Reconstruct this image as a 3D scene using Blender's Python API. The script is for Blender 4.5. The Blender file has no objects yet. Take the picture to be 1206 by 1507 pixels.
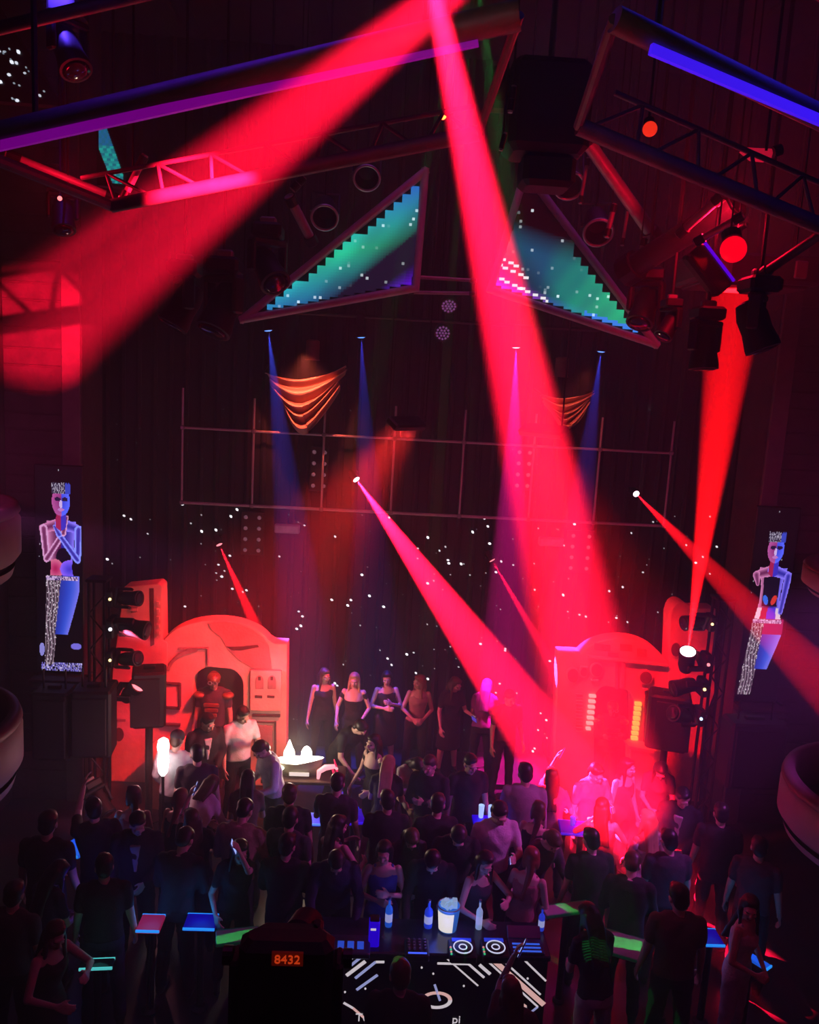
import bpy, bmesh, math, random
from mathutils import Vector, Matrix, Quaternion
import numpy as np

random.seed(7)
scene = bpy.context.scene
COL = scene.collection
PI = math.pi
R = math.radians

# ------------------------------------------------------------------ camera
W, H, F = 1206.0, 1507.0, 1214.0
CAM = Vector((-0.79, 0.0, 6.2))
YAW, PITCH, ROLL = R(2.5), R(9.0), R(3.2)
fwd = Vector((math.sin(YAW) * math.cos(PITCH), math.cos(YAW) * math.cos(PITCH), -math.sin(PITCH)))
right0 = Vector((math.cos(YAW), -math.sin(YAW), 0))
up0 = right0.cross(fwd)
right = right0 * math.cos(ROLL) + up0 * math.sin(ROLL)
up = up0 * math.cos(ROLL) - right0 * math.sin(ROLL)
cam = bpy.data.cameras.new('camera')
cam.sensor_fit = 'HORIZONTAL'
cam.sensor_width = 36.0
cam.lens = 36.0 * F / W
cam.clip_start = 0.05
cam.clip_end = 200
camo = bpy.data.objects.new('camera', cam)
COL.objects.link(camo)
m3 = Matrix((right, up, -fwd)).transposed()
camo.matrix_world = Matrix.Translation(CAM) @ m3.to_4x4()
scene.camera = camo

# ------------------------------------------------------------------ world: dark hall filled with stage haze
HAZE = 0.022
world = bpy.data.worlds.new('hall_haze')
scene.world = world
world.use_nodes = True
wn = world.node_tree
wn.nodes.clear()
wo = wn.nodes.new('ShaderNodeOutputWorld')
wb = wn.nodes.new('ShaderNodeBackground')
wb.inputs['Color'].default_value = (0, 0, 0, 1)
wb.inputs['Strength'].default_value = 0
wv = wn.nodes.new('ShaderNodeVolumeScatter')
wv.inputs['Color'].default_value = (1, 1, 1, 1)
wv.inputs['Density'].default_value = HAZE
wv.inputs['Anisotropy'].default_value = 0.0
wn.links.new(wb.outputs[0], wo.inputs['Surface'])
wn.links.new(wv.outputs[0], wo.inputs['Volume'])

vs = scene.view_settings
scene.display_settings.display_device = 'sRGB'
vs.view_transform = 'Standard'
vs.look = 'None'
vs.exposure = 0.0
vs.gamma = 1.0
vs.use_curve_mapping = False
cy = scene.cycles
cy.max_bounces = 5
cy.diffuse_bounces = 3
cy.glossy_bounces = 2
cy.transmission_bounces = 3
cy.volume_bounces = 0
cy.caustics_reflective = False
cy.caustics_refractive = False
cy.sample_clamp_indirect = 1.0
cy.use_denoising = True


# ------------------------------------------------------------------ placing
def ray(u, v):
    return (fwd + right * ((u - W / 2) / F) + up * (-(v - H / 2) / F))


def P(u, v, Y):
    """the point of the vertical plane y = Y seen at this pixel"""
    d = ray(u, v)
    return CAM + d * ((Y - CAM.y) / d.y)


def PZ(u, v, z):
    """the point of the level plane at height z seen at this pixel"""
    d = ray(u, v)
    return CAM + d * ((z - CAM.z) / d.z)


def PX(u, v, x):
    d = ray(u, v)
    return CAM + d * ((x - CAM.x) / d.x)


# ------------------------------------------------------------------ lights of the hall
def look_quat(d):
    return Vector(d).normalized().to_track_quat('-Z', 'Y')


def spot(name, pos, target, angle, color, power, blend=0.35, size=0.02, parent=None):
    l = bpy.data.lights.new(name, 'SPOT')
    l.energy = power
    l.color = color
    l.spot_size = R(angle)
    l.spot_blend = blend
    l.shadow_soft_size = size
    o = bpy.data.objects.new(name, l)
    COL.objects.link(o)
    o.location = pos
    o.rotation_mode = 'QUATERNION'
    o.rotation_quaternion = look_quat(Vector(target) - Vector(pos))
    return o


def area(name, pos, target, sx, sy, color, power, spread=160):
    l = bpy.data.lights.new(name, 'AREA')
    l.shape = 'RECTANGLE'
    l.size, l.size_y = sx, sy
    l.energy = power
    l.color = color
    l.spread = R(spread)
    o = bpy.data.objects.new(name, l)
    COL.objects.link(o)
    o.location = pos
    o.rotation_mode = 'QUATERNION'
    o.rotation_quaternion = look_quat(Vector(target) - Vector(pos))
    return o


RED = (1.0, 0.004, 0.035)
HOT = (1.0, 0.004, 0.012)
# added fill lights over the floor, with no fixtures
area('fill_purple_floor', (0.5, 8.0, 9.6), (0.3, 9.3, 0), 5.0, 2.0, (0.42, 0.07, 0.55), 10, 100)
area('fill_red_back', (0.0, 9.3, 9.2), (0.0, 12.7, 1.2), 4.0, 0.4, (1.0, 0.05, 0.18), 9, 60)
# added pink and violet fill lights, without lamps, brighten the crowd
spot('crowd_fill_left', (-4.75, 7.6, 4.9), (-0.6, 9.3, 1.2), 62, (0.62, 0.09, 0.50), 1250, 0.8, 0.1)
spot('crowd_fill_right', (4.75, 7.4, 4.6), (0.8, 9.3, 1.2), 62, (0.50, 0.07, 0.60), 1000, 0.8, 0.1)
spot('pillar_fill_left', (-4.5, 6.6, 5.4), (-5.0, 11.2, 4.8), 60, (0.9, 0.06, 0.35), 150, 0.9, 0.1)  # fill lights added for the pillars, no lamp holds them
spot('pillar_fill_right', (4.4, 6.6, 5.2), (4.9, 11.2, 4.4), 60, (0.8, 0.06, 0.40), 110, 0.9, 0.1)

# ------------------------------------------------------------------ materials
MATS = {}


def mat(name, color, rough=0.6, metal=0.0, var=0.25, scale=6.0, bump=0.0, bscale=40.0, spec=0.5):
    if name in MATS:
        return MATS[name]
    m = bpy.data.materials.new(name)
    m.use_nodes = True
    nt = m.node_tree
    b = nt.nodes['Principled BSDF']
    b.inputs['Roughness'].default_value = rough
    b.inputs['Metallic'].default_value = metal
    b.inputs['Specular IOR Level'].default_value = spec
    tc = nt.nodes.new('ShaderNodeTexCoord')
    nz = nt.nodes.new('ShaderNodeTexNoise')
    nz.inputs['Scale'].default_value = scale
    nz.inputs['Detail'].default_value = 3
    nt.links.new(tc.outputs['Object'], nz.inputs['Vector'])
    rp = nt.nodes.new('ShaderNodeValToRGB')
    c = Vector(color[:3])
    rp.color_ramp.elements[0].color = (*(c * (1 - var)), 1)
    rp.color_ramp.elements[0].position = 0.3
    rp.color_ramp.elements[1].color = (*[min(1, x) for x in (c * (1 + var))], 1)
    rp.color_ramp.elements[1].position = 0.7
    nt.links.new(nz.outputs['Fac'], rp.inputs['Fac'])
    nt.links.new(rp.outputs['Color'], b.inputs['Base Color'])
    if bump:
        n2 = nt.nodes.new('ShaderNodeTexNoise')
        n2.inputs['Scale'].default_value = bscale
        nt.links.new(tc.outputs['Object'], n2.inputs['Vector'])
        bp = nt.nodes.new('ShaderNodeBump')
        bp.inputs['Strength'].default_value = bump
        bp.inputs['Distance'].default_value = 0.02
        nt.links.new(n2.outputs['Fac'], bp.inputs['Height'])
        nt.links.new(bp.outputs['Normal'], b.inputs['Normal'])
    MATS[name] = m
    return m


def glow(name, color, strength, sample=False):
    if name in MATS:
        return MATS[name]
    m = bpy.data.materials.new(name)
    m.use_nodes = True
    nt = m.node_tree
    b = nt.nodes['Principled BSDF']
    b.inputs['Base Color'].default_value = (*[min(.8, x * .5) for x in color], 1)
    b.inputs['Emission Color'].default_value = (*color, 1)
    b.inputs['Emission Strength'].default_value = strength
    if not sample:
        m.cycles.emission_sampling = 'NONE'
    MATS[name] = m
    return m


def glow_attr(name, strength, sample=False):
    """a light-emitting display that takes its picture from the mesh's pixel colours"""
    if name in MATS:
        return MATS[name]
    m = bpy.data.materials.new(name)
    m.use_nodes = True
    nt = m.node_tree
    b = nt.nodes['Principled BSDF']
    b.inputs['Base Color'].default_value = (0.004, 0.004, 0.005, 1)
    b.inputs['Roughness'].default_value = 0.5
    a = nt.nodes.new('ShaderNodeAttribute')
    a.attribute_name = 'pixel'
    nt.links.new(a.outputs['Color'], b.inputs['Emission Color'])
    b.inputs['Emission Strength'].default_value = strength
    if not sample:
        m.cycles.emission_sampling = 'NONE'
    MATS[name] = m
    return m


BLK = mat('black_metal', (0.012, 0.012, 0.014), 0.45, 0.2)
BLKP = mat('black_plastic', (0.010, 0.010, 0.012), 0.55)
ALU = mat('brushed_aluminium', (0.55, 0.55, 0.57), 0.35, 0.85, 0.12, 12)
GREYM = mat('grey_steel', (0.30, 0.28, 0.29), 0.45, 0.5, 0.15, 10)
SAND = mat('sand_plaster', (0.86, 0.48, 0.38), 0.85, 0, 0.16, 3.0, 0.35, 22)
SAND2 = mat('darker_plaster', (0.42, 0.22, 0.20), 0.9, 0, 0.2, 4.0, 0.4, 25)
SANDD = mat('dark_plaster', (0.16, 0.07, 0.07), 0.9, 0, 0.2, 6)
GROOVE = mat('groove_shade_paint', (0.10, 0.035, 0.035), 0.9)  # dark colour stands in for shade inside recess, slots and left port
CURTAIN = mat('black_star_cloth', (0.012, 0.009, 0.013), 0.9, 0, 0.3, 2.0)
WALLD = mat('dark_wall_panel', (0.022, 0.016, 0.024), 0.8, 0, 0.3, 3.0, 0.3, 8)
WOOD = mat('pillar_cladding', (0.045, 0.030, 0.036), 0.75, 0, 0.35, 5.0, 0.5, 14)
WOODL = mat('pillar_trim', (0.11, 0.075, 0.085), 0.7, 0, 0.2, 8.0)
CEIL = mat('ceiling_paint', (0.018, 0.014, 0.022), 0.9)
FLOOR = mat('club_floor', (0.020, 0.018, 0.024), 0.35, 0, 0.4, 3.0)
FRAME = mat('frame_paint', (0.62, 0.50, 0.56), 0.5, 0, 0.1, 10)
PIPE = mat('pipe_steel', (0.52, 0.42, 0.44), 0.5, 0.2, 0.1, 10)
TUBE = mat('rig_tube', (0.42, 0.36, 0.38), 0.45, 0.2, 0.15, 10)
CREAM = mat('balcony_plaster', (0.34, 0.27, 0.28), 0.6, 0, 0.1, 4.0)


# ------------------------------------------------------------------ mesh builder
ORG = {}


def setp(o, label=None, cat=None, group=None, kind=None):
    if label: o['label'] = label
    if cat: o['category'] = cat
    if group: o['group'] = group
    if kind: o['kind'] = kind
    return o


def thing(name, loc, label, cat, group=None, rz=0.0):
    o = bpy.data.objects.new(name, None)
    o.empty_display_size = 0.1
    COL.objects.link(o)
    o.location = loc
    o.rotation_euler = (0, 0, rz)
    ORG[o] = Vector(loc)
    setp(o, label, cat, group)
    return o


class MB:
    def __init__(s):
        s.v, s.f, s.c = [], [], []

    def add(s, vs, fs):
        n = len(s.v)
        s.v += [Vector(x) for x in vs]
        s.f += [[i + n for i in f] for f in fs]
        return s

    def box(s, c, size, rot=None):
        hx, hy, hz = size[0] / 2, size[1] / 2, size[2] / 2
        vs = [Vector((x, y, z)) for z in (-hz, hz) for y in (-hy, hy) for x in (-hx, hx)]
        if rot is not None:
            vs = [rot @ q for q in vs]
        c = Vector(c)
        return s.add([q + c for q in vs], [(0, 2, 3, 1), (4, 5, 7, 6), (0, 1, 5, 4), (2, 6, 7, 3), (0, 4, 6, 2), (1, 3, 7, 5)])

    def cbox(s, c, size, ch=0.02, rot=None):
        """a box with chamfered vertical and top edges"""
        hx, hy, hz = size[0] / 2, size[1] / 2, size[2] / 2
        rings = []
        for z, ins in ((-hz, ch), (-hz + ch, 0), (hz - ch, 0), (hz, ch)):
            a, b = hx - ins, hy - ins
            k = ch if ins == 0 else ch * .6
            rings.append([(-a + k, -b, z), (a - k, -b, z), (a, -b + k, z), (a, b - k, z), (a - k, b, z), (-a + k, b, z), (-a, b - k, z), (-a, -b + k, z)])
        vs = [Vector(q) for r in rings for q in r]
        if rot is not None:
            vs = [rot @ q for q in vs]
        c = Vector(c)
        fs = [tuple(range(7, -1, -1)), tuple(range(24, 32))]
        for k in range(3):
            for i in range(8):
                j = (i + 1) % 8
                fs.append((k * 8 + i, k * 8 + j, k * 8 + 8 + j, k * 8 + 8 + i))
        return s.add([q + c for q in vs], fs)

    def cyl(s, p0, p1, r0, r1=None, n=12, caps=True):
        p0, p1 = Vector(p0), Vector(p1)
        r1 = r0 if r1 is None else r1
        d = (p1 - p0).normalized()
        a = d.orthogonal().normalized()
        b = d.cross(a)
        vs = []
        for p, r in ((p0, r0), (p1, r1)):
            for i in range(n):
                t = 2 * PI * i / n
                vs.append(p + (a * math.cos(t) + b * math.sin(t)) * r)
        fs = [(i, (i + 1) % n, n + (i + 1) % n, n + i) for i in range(n)]
        if caps:
            fs += [tuple(range(n - 1, -1, -1)), tuple(range(n, 2 * n))]
        return s.add(vs, fs)

    def tube(s, pts, r, n=8, closed=False):
        pts = [Vector(p) for p in pts]
        m = len(pts)
        vs, fs = [], []
        a = None
        for k, p in enumerate(pts):
            if closed:
                d = pts[(k + 1) % m] - pts[k - 1]
            else:
                d = pts[min(k + 1, m - 1)] - pts[max(k - 1, 0)]
            d.normalize()
            if a is None:
                a = d.orthogonal().normalized()
            a = (a - d * a.dot(d)).normalized()
            b = d.cross(a)
            rr = r[k] if isinstance(r, (list, tuple)) else r
            for i in range(n):
                t = 2 * PI * i / n
                vs.append(p + (a * math.cos(t) + b * math.sin(t)) * rr)
        for k in range(m if closed else m - 1):
            k2 = (k + 1) % m
            for i in range(n):
                fs.append((k * n + i, k * n + (i + 1) % n, k2 * n + (i + 1) % n, k2 * n + i))
        if not closed:
            fs += [tuple(range(n - 1, -1, -1)), tuple(range((m - 1) * n, m * n))]
        return s.add(vs, fs)

    def lathe(s, prof, origin, axis=(0, 0, 1), n=24, a0=0.0, a1=2 * PI):
        """profile of (radius, height) turned about an axis"""
        q = Vector((0, 0, 1)).rotation_difference(Vector(axis).normalized())
        o = Vector(origin)
        full = abs(a1 - a0 - 2 * PI) < 1e-6
        cnt = n if full else n + 1
        vs, fs = [], []
        for (r, h) in prof:
            for i in range(cnt):
                t = a0 + (a1 - a0) * i / n
                vs.append(o + q @ Vector((r * math.cos(t), r * math.sin(t), h)))
        for k in range(len(prof) - 1):
            for i in range(n):
                j = (i + 1) % cnt
                fs.append((k * cnt + i, k * cnt + j, (k + 1) * cnt + j, (k + 1) * cnt + i))
        if full:
            fs.append(tuple(range(cnt - 1, -1, -1)))
            fs.append(tuple(range((len(prof) - 1) * cnt, len(prof) * cnt)))
        return s.add(vs, fs)

    def ball(s, c, r, n=12, m=8):
        if not isinstance(r, (tuple, list, Vector)):
            r = (r, r, r)
        c = Vector(c)
        vs = [c + Vector((0, 0, -r[2]))]
        for k in range(1, m):
            ph = -PI / 2 + PI * k / m
            for i in range(n):
                t = 2 * PI * i / n
                vs.append(c + Vector((r[0] * math.cos(ph) * math.cos(t), r[1] * math.cos(ph) * math.sin(t), r[2] * math.sin(ph))))
        vs.append(c + Vector((0, 0, r[2])))
        fs = [(0, 1 + (i + 1) % n, 1 + i) for i in range(n)]
        for k in range(m - 2):
            for i in range(n):
                j = (i + 1) % n
                fs.append((1 + k * n + i, 1 + k * n + j, 1 + (k + 1) * n + j, 1 + (k + 1) * n + i))
        t = len(vs) - 1
        b = 1 + (m - 2) * n
        fs += [(b + i, b + (i + 1) % n, t) for i in range(n)]
        return s.add(vs, fs)

    def prism(s, poly, depth):
        """a flat outline of 3D points pushed along the depth vector"""
        n = len(poly)
        d = Vector(depth)
        vs = [Vector(p) for p in poly] + [Vector(p) + d for p in poly]
        fs = [tuple(range(n)), tuple(range(2 * n - 1, n - 1, -1))]
        fs += [(i, n + i, n + (i + 1) % n, (i + 1) % n) for i in range(n)]
        return s.add(vs, fs)

    def build(s, name, m, parent=None, smooth=False, label=None, cat=None, group=None, kind=None, origin=None, bevel=0):
        me = bpy.data.meshes.new(name)
        if parent is not None:
            org = ORG[parent]
        else:
            org = Vector(origin) if origin is not None else Vector((0, 0, 0))
        me.from_pydata([tuple(q - org) for q in s.v], [], s.f)
        bm = bmesh.new()
        bm.from_mesh(me)
        big = [f for f in bm.faces if len(f.verts) > 8]
        if big:
            bmesh.ops.triangulate(bm, faces=big)
        bmesh.ops.recalc_face_normals(bm, faces=bm.faces)
        bm.to_mesh(me)
        bm.free()
        me.materials.append(m)
        if smooth:
            me.polygons.foreach_set('use_smooth', [True] * len(me.polygons))
        o = bpy.data.objects.new(name, me)
        COL.objects.link(o)
        if parent is not None:
            o.parent = parent
        else:
            o.location = org
        ORG[o] = org
        if smooth == 'auto':
            md = o.modifiers.new('split', 'EDGE_SPLIT')
            md.split_angle = R(40)
        if bevel:
            md = o.modifiers.new('bevel', 'BEVEL')
            md.width = bevel
            md.segments = 2
            md.limit_method = 'ANGLE'
        setp(o, label, cat, group, kind)
        return o


def light_child(lo, parent):
    """a lamp's light rides on the lamp"""
    w = lo.matrix_world.copy()
    lo.parent = parent
    lo.location = Vector(lo.location) - ORG[parent]


def pixel_grid(name, quads, m, parent, org=None):
    """a display made of flat cells: quads = list of (4 corners, colour)"""
    me = bpy.data.meshes.new(name)
    org = ORG[parent]
    vs, fs, cs = [], [], []
    for q, c in quads:
        n = len(vs)
        vs += [tuple(Vector(p) - org) for p in q]
        fs.append(tuple(range(n, n + len(q))))
        cs += [c] * len(q)
    me.from_pydata(vs, [], fs)
    at = me.color_attributes.new('pixel', 'FLOAT_COLOR', 'POINT')
    at.data.foreach_set('color', np.array([(c[0], c[1], c[2], 1) for c in cs], dtype=np.float32).ravel())
    me.materials.append(m)
    o = bpy.data.objects.new(name, me)
    COL.objects.link(o)
    o.parent = parent
    ORG[o] = org
    return o

# ================================================================== the hall
YB = 13.2          # back wall
YP = 11.2          # pillar fronts
ZC = 11.0          # ceiling
WX = 5.75          # side walls
fl = MB().box((0, 5.5, -0.15), (14, 18, 0.3)).build('floor', FLOOR, kind='structure')
setp(fl, 'dark polished dance floor of the club')
bw = MB().box((0, YB + 0.15, ZC / 2), (12.0, 0.3, ZC)).build('wall_back', CURTAIN, kind='structure')
setp(bw, 'black star-cloth back wall dotted with white points of light')
MB().box((-WX - 0.15, 5.4, ZC / 2), (0.3, 15.9, ZC)).build('wall_left', WALLD, kind='structure')
MB().box((WX + 0.15, 5.4, ZC / 2), (0.3, 15.9, ZC)).build('wall_right', WALLD, kind='structure')
MB().box((0, -2.65, ZC / 2), (12.0, 0.3, ZC)).build('wall_rear', WALLD, kind='structure')
ce = MB().box((0, 5.5, ZC + 0.15), (14, 18, 0.3)).build('ceiling', CEIL, kind='structure')
for i in range(6):
    for j in range(5):
        MB().cbox((-4.6 + 1.84 * i, 0.6 + 2.7 * j, ZC - 0.05), (1.6, 2.4, 0.1), 0.03).build('acoustic_panel', mat('ceiling_panel', (0.03, 0.024, 0.036), 0.9), ce)
# soft vertical folds of the black cloth
for k in range(44):
    x = -5.3 + k * 0.246
    MB().cyl((x, YB + 0.012, 0.0), (x, YB + 0.012, ZC), 0.055, n=8).build('curtain_fold', CURTAIN, bw)

# stars on the cloth: pin-head lamps, too many and small to pick apart
quads = []
rs = random.Random(11)


def star(p, r, c, nrm=(0, -1, 0)):
    ax = Vector((1, 0, 0)) if abs(nrm[1]) > .5 else Vector((0, 1, 0))
    az = Vector((0, 0, 1)) if abs(nrm[2]) < .5 else Vector((1, 0, 0))
    t = rs.uniform(-.9, -.2)
    a = ax * math.cos(t) + az * math.sin(t)
    b = az * math.cos(t) - ax * math.sin(t)
    quads.append(([p + a * r * 1.35, p + b * r * .8 + a * r * .5, p + b * r * .8 - a * r * .5, p - a * r * 1.35, p - b * r * .8 - a * r * .5, p - b * r * .8 + a * r * .5], c))


for k in range(330):
    u = rs.uniform(150, 1080)
    v = rs.uniform(752, 1140)
    if u < 250 and v > 850 and rs.random() < .7: continue
    e = rs.random() ** 2.2
    c = (0.12 + 1.5 * e, 0.11 + 1.4 * e, 0.12 + 1.5 * e)
    star(P(u, v, YB - 0.06), 0.010 + 0.012 * e, c)
for k in range(40):
    star(P(rs.uniform(150, 1080), rs.uniform(560, 745), YB - 0.06), 0.009, (0.08, 0.07, 0.09))
for (u, v) in [(268, 742), (349, 750), (318, 780), (297, 782), (340, 760), (158, 823), (630, 791), (512, 891), (565, 893), (544, 877), (679, 830), (661, 829), (721, 800), (696, 783), (443, 921), (599, 963), (533, 846)]:
    star(P(u, v, YB - 0.06), 0.022, (2.0, 1.9, 2.0))
st = pixel_grid('star_lights', quads, glow_attr('pin_lamps', 1.0), bw)
setp(st, 'white pin-head lamps in the black cloth', kind='stuff')

# ---------------------------------------------------------------- pillars with tall figure screens
def figure_pixel(s, t, kind):
    """picture on the tall screen: s across 0..1, t up 0..1 - a figure lit red from one side and blue from the other"""
    x, y = s * 67.0, (1 - t) * 300.0
    h = math.sin(math.floor(x * .9) * 91.7 + math.floor(y * .55) * 417.3) * 43758.5
    rnd = h - math.floor(h)

    def el(cx, cy, rx, ry, rot=0.0):
        dx, dy = x - cx, y - cy
        c, n = math.cos(R(rot)), math.sin(R(rot))
        return math.sqrt(((dx * c + dy * n) / rx) ** 2 + ((-dx * n + dy * c) / ry) ** 2)

    def lim(ax, ay, bx, by, r0, r1):
        d2 = (bx - ax) ** 2 + (by - ay) ** 2
        f = max(0, min(1, ((x - ax) * (bx - ax) + (y - ay) * (by - ay)) / d2))
        return math.hypot(x - ax - f * (bx - ax), y - ay - f * (by - ay)) / (r0 + (r1 - r0) * f)

    def lit(e, side):
        """shade of a rounded limb: e 0 at its middle, 1 at the rim; side -1 red, +1 blue"""
        rim = max(0, e) ** 3
        if side < 0:
            return (0.16 + .75 * rim, 0.01 + .28 * rim, 0.10 + .55 * rim)
        return (0.02 + .35 * rim, 0.02 + .25 * rim, 0.45 + 1.0 * rim)
    k = kind
    hx, hy = (37, 49) if k == 0 else (36, 62)
    col = None
    sh = hy + 34                                        # shoulder height
    # torso
    w = sh + 78
    if sh - 6 < y < w:
        f = (y - sh + 6) / (w - sh + 6)
        half = (22 - 8 * f + 4 * max(0, f - .8) * 5) if k == 0 else (23 - 7 * math.sin(f * PI) * .9)
        e = (x - hx) / half
        if abs(e) < 1:
            col = lit(abs(e), e)
            if k == 0:
                b = el(hx + 3, sh + 47, 11, 14)
                if b < 1: col = (0.004, 0.002, 0.012)
                b = el(hx - 9, sh + 64, 12, 14)
                if b < 1: col = (0.55 + .4 * b, 0.02 + .2 * b * b, 0.10 + .3 * b)
                b = el(hx + 12, sh + 64, 14, 13)
                if b < 1: col = (0.10 + .3 * b * b, 0.04 + .12 * b, 0.8 + .6 * b)
            else:
                if .12 < f < .72 and abs(e) < .78 - .3 * abs(f - .45): col = (0.006, 0.004, 0.02)
                for sx, cc in ((-7, (0.05, 0.20, 1.1)), (7, (0.9, 0.05, 0.03))):
                    if el(hx + sx, sh + 44, 4, 8, -20 * (1 if sx < 0 else -1)) < 1: col = cc
                if f > .74:
                    col = (0.55, 0.02, 0.08) if e < -.1 else (0.10, 0.05, 0.95)
                    if abs(e) > .62: col = (0.95, 0.75, 1.0)
    # shoulders and arms
    arms = [((hx, sh - 2, hx - 27, sh + 6, 9, 6), -1), ((hx, sh - 2, hx + 27, sh + 6, 9, 6), 1)]
    if k == 0:
        arms += [((hx - 26, sh + 6, hx - 22, sh + 50, 6, 5), -1), ((hx + 26, sh + 6, hx + 24, sh + 50, 6, 5), 1),
                 ((hx - 22, sh + 50, hx + 3, sh + 12, 5, 4), -1), ((hx + 24, sh + 50, hx - 3, sh + 14, 5, 4), 1),
                 ((hx + 3, sh + 12, hx + 9, sh - 12, 4.5, 2), -1), ((hx - 3, sh + 14, hx - 10, sh + 2, 4.5, 2), 1)]
    else:
        arms += [((hx - 27, sh + 6, hx - 23, sh + 20, 6, 3), -1), ((hx + 26, sh + 6, hx + 20, sh + 62, 6, 4), 1)]
    for a, sd in arms:
        b = lim(*a)
        if b < 1:
            col = lit(min(1, .35 + b * .75), sd)
            if k == 0 and a[5] in (4, 5, 2) and b > .55: col = (0.95, 0.45, 0.85) if sd < 0 else (0.35, 0.42, 1.5)
    # neck and head
    if lim(hx, hy + 14, hx, sh, 7, 8) < 1: col = (0.5, 0.02, 0.12) if x < hx else (0.06, 0.04, 0.7)
    b = el(hx, hy, 13.5, 21)
    if b < 1:
        col = (0.30 + .35 * b, 0.02 + .1 * b, 0.22 + .25 * b) if x < hx + 1 else (0.04 + .1 * b, 0.05 + .15 * b, 0.8 + .7 * b)
        if el(hx - 5, hy - 3, 4.5, 3) < 1 or el(hx + 6, hy - 3, 4.5, 3) < 1: col = (0.02, 0.01, 0.06)
        if el(hx, hy + 4, 2.2, 6) < 1: col = (0.85, 0.6, 1.1)
        if el(hx, hy + 12, 5, 2.2) < 1: col = (0.7, 0.25, 0.75)
    hr = 24 + 5 * math.sin(x * 1.7)
    if hy - 20 - hr * .25 < y < hy - 11 and abs(x - hx) < 14:
        col = (0.5, 0.45, 0.6) if rnd > .62 else (0.05, 0.04, 0.09)
        if x > hx + 6: col = (0.05, 0.08, 0.7)
    # draped skirt and lit thigh
    if y > w - 4:
        f = (y - w) / (296 - w)
        l, r_ = (14 - 4 * f, 38 - 16 * f) if k == 0 else (12 - 12 * f, 34 - 12 * f)
        if l < x < r_ and f < .96:
            g = .5 + .5 * math.sin(x * 1.3 + 2.2 * math.sin(y * .09) + y * .03)
            col = (0.05 + .36 * g * g, 0.03 + .24 * g * g, 0.05 + .32 * g * g)
            if rnd > .88: col = (0.85, 0.72, 0.85)
        l2, r2 = r_ - 2, 64 - 40 * max(0, f - .12) ** 1.1
        if l2 < x < r2 and f < .62:
            b = (x - l2) / max(1, r2 - l2)
            col = (0.03 + .25 * b ** 4, 0.05 + .20 * b * b, 0.45 + .75 * b)
            if k == 1 and f < .16: col = (0.40, 0.02, 0.14)
        if abs(y - w) < 3 and abs(x - hx) < 24: col = (0.8, 0.55, 0.95) if rnd > .4 else (0.08, 0.04, 0.2)
    if col is None:
        col = (0.002, 0.001, 0.003)
        if k == 0:
            if y > 287 and x > 5 and rnd > .35: col = (0.22, 0.18, 0.75) if rnd < .8 else (0.75, 0.65, 1.1)
            if el(58, 262, 8, 5) < 1: col = (0.25, 0.20, 0.95)
            if el(6, 268, 4, 10) < 1: col = (0.35, 0.32, 0.9)
        if rnd > .9985: col = (0.5, 0.5, 0.6)
    return col


def pillar(side, x0, x1, scr, kind):
    xc, w = (x0 + x1) / 2, (x1 - x0)
    pl = MB().box((xc, YP + 0.4, ZC / 2), (w, 0.8, ZC)).build('wall_pillar_' + side, WOOD, kind='structure')
    setp(pl, 'tall clad pillar beside the stage on the %s' % side)
    inner = x1 if side == 'left' else x0
    sg = -1 if side == 'left' else 1
    MB().cbox((inner + sg * 0.13, YP - 0.03, ZC / 2), (0.24, 0.06, ZC), 0.01).build('edge_trim', WOODL, pl)
    z = 0.25
    k = 0
    while z < ZC - .3:           # horizontal cladding boards
        hh = 0.22 + 0.06 * ((k * 7) % 3)
        MB().cbox((xc - sg * -0.12, YP - 0.018, z + hh / 2), (w - 0.26, 0.036, hh - 0.02), 0.008).build('cladding_board', WOOD, pl)
        z += hh
        k += 1
    (ua, va), (ub, vb), (uc, vc) = scr           # top-left, top-right, bottom-left pixels
    YS = YP - 0.13
    a, b, c = P(ua, va, YS), P(ub, vb, YS), P(uc, vc, YS)
    xl, xr, zt, zb = a.x, b.x, (a.z + b.z) / 2, c.z
    t = thing('figure_screen', ((xl + xr) / 2, YS, zb), 'tall pillar screen showing %s' % ('a figure with arms crossed over the chest' if kind == 0 else 'a figure with a dark bodice'), 'screen')
    MB().cbox(((xl + xr) / 2, YS + 0.03, (zt + zb) / 2), (xr - xl + .05, 0.06, zt - zb + .05), 0.012).build('casing', BLKP, t)
    nx, ny = 60, 260
    qs = []
    for j in range(ny):
        for i in range(nx):
            s0, s1, t0, t1 = i / nx, (i + 1) / nx, j / ny, (j + 1) / ny
            c = figure_pixel((s0 + s1) / 2, (t0 + t1) / 2, kind)
            qs.append(([Vector((xl + (xr - xl) * p, YS - 0.003, zb + (zt - zb) * q)) for p, q in ((s0, t0), (s1, t0), (s1, t1), (s0, t1))], c))
    pixel_grid('display', qs, glow_attr('figure_display', 0.9), t)
    return pl


pillar('left', -5.75, -4.73, ((52, 686), (119, 688), (60, 986)), 0)
pillar('right', 4.55, 5.75, ((1118, 747), (1178, 750), (1092, 1030)), 1)

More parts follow.
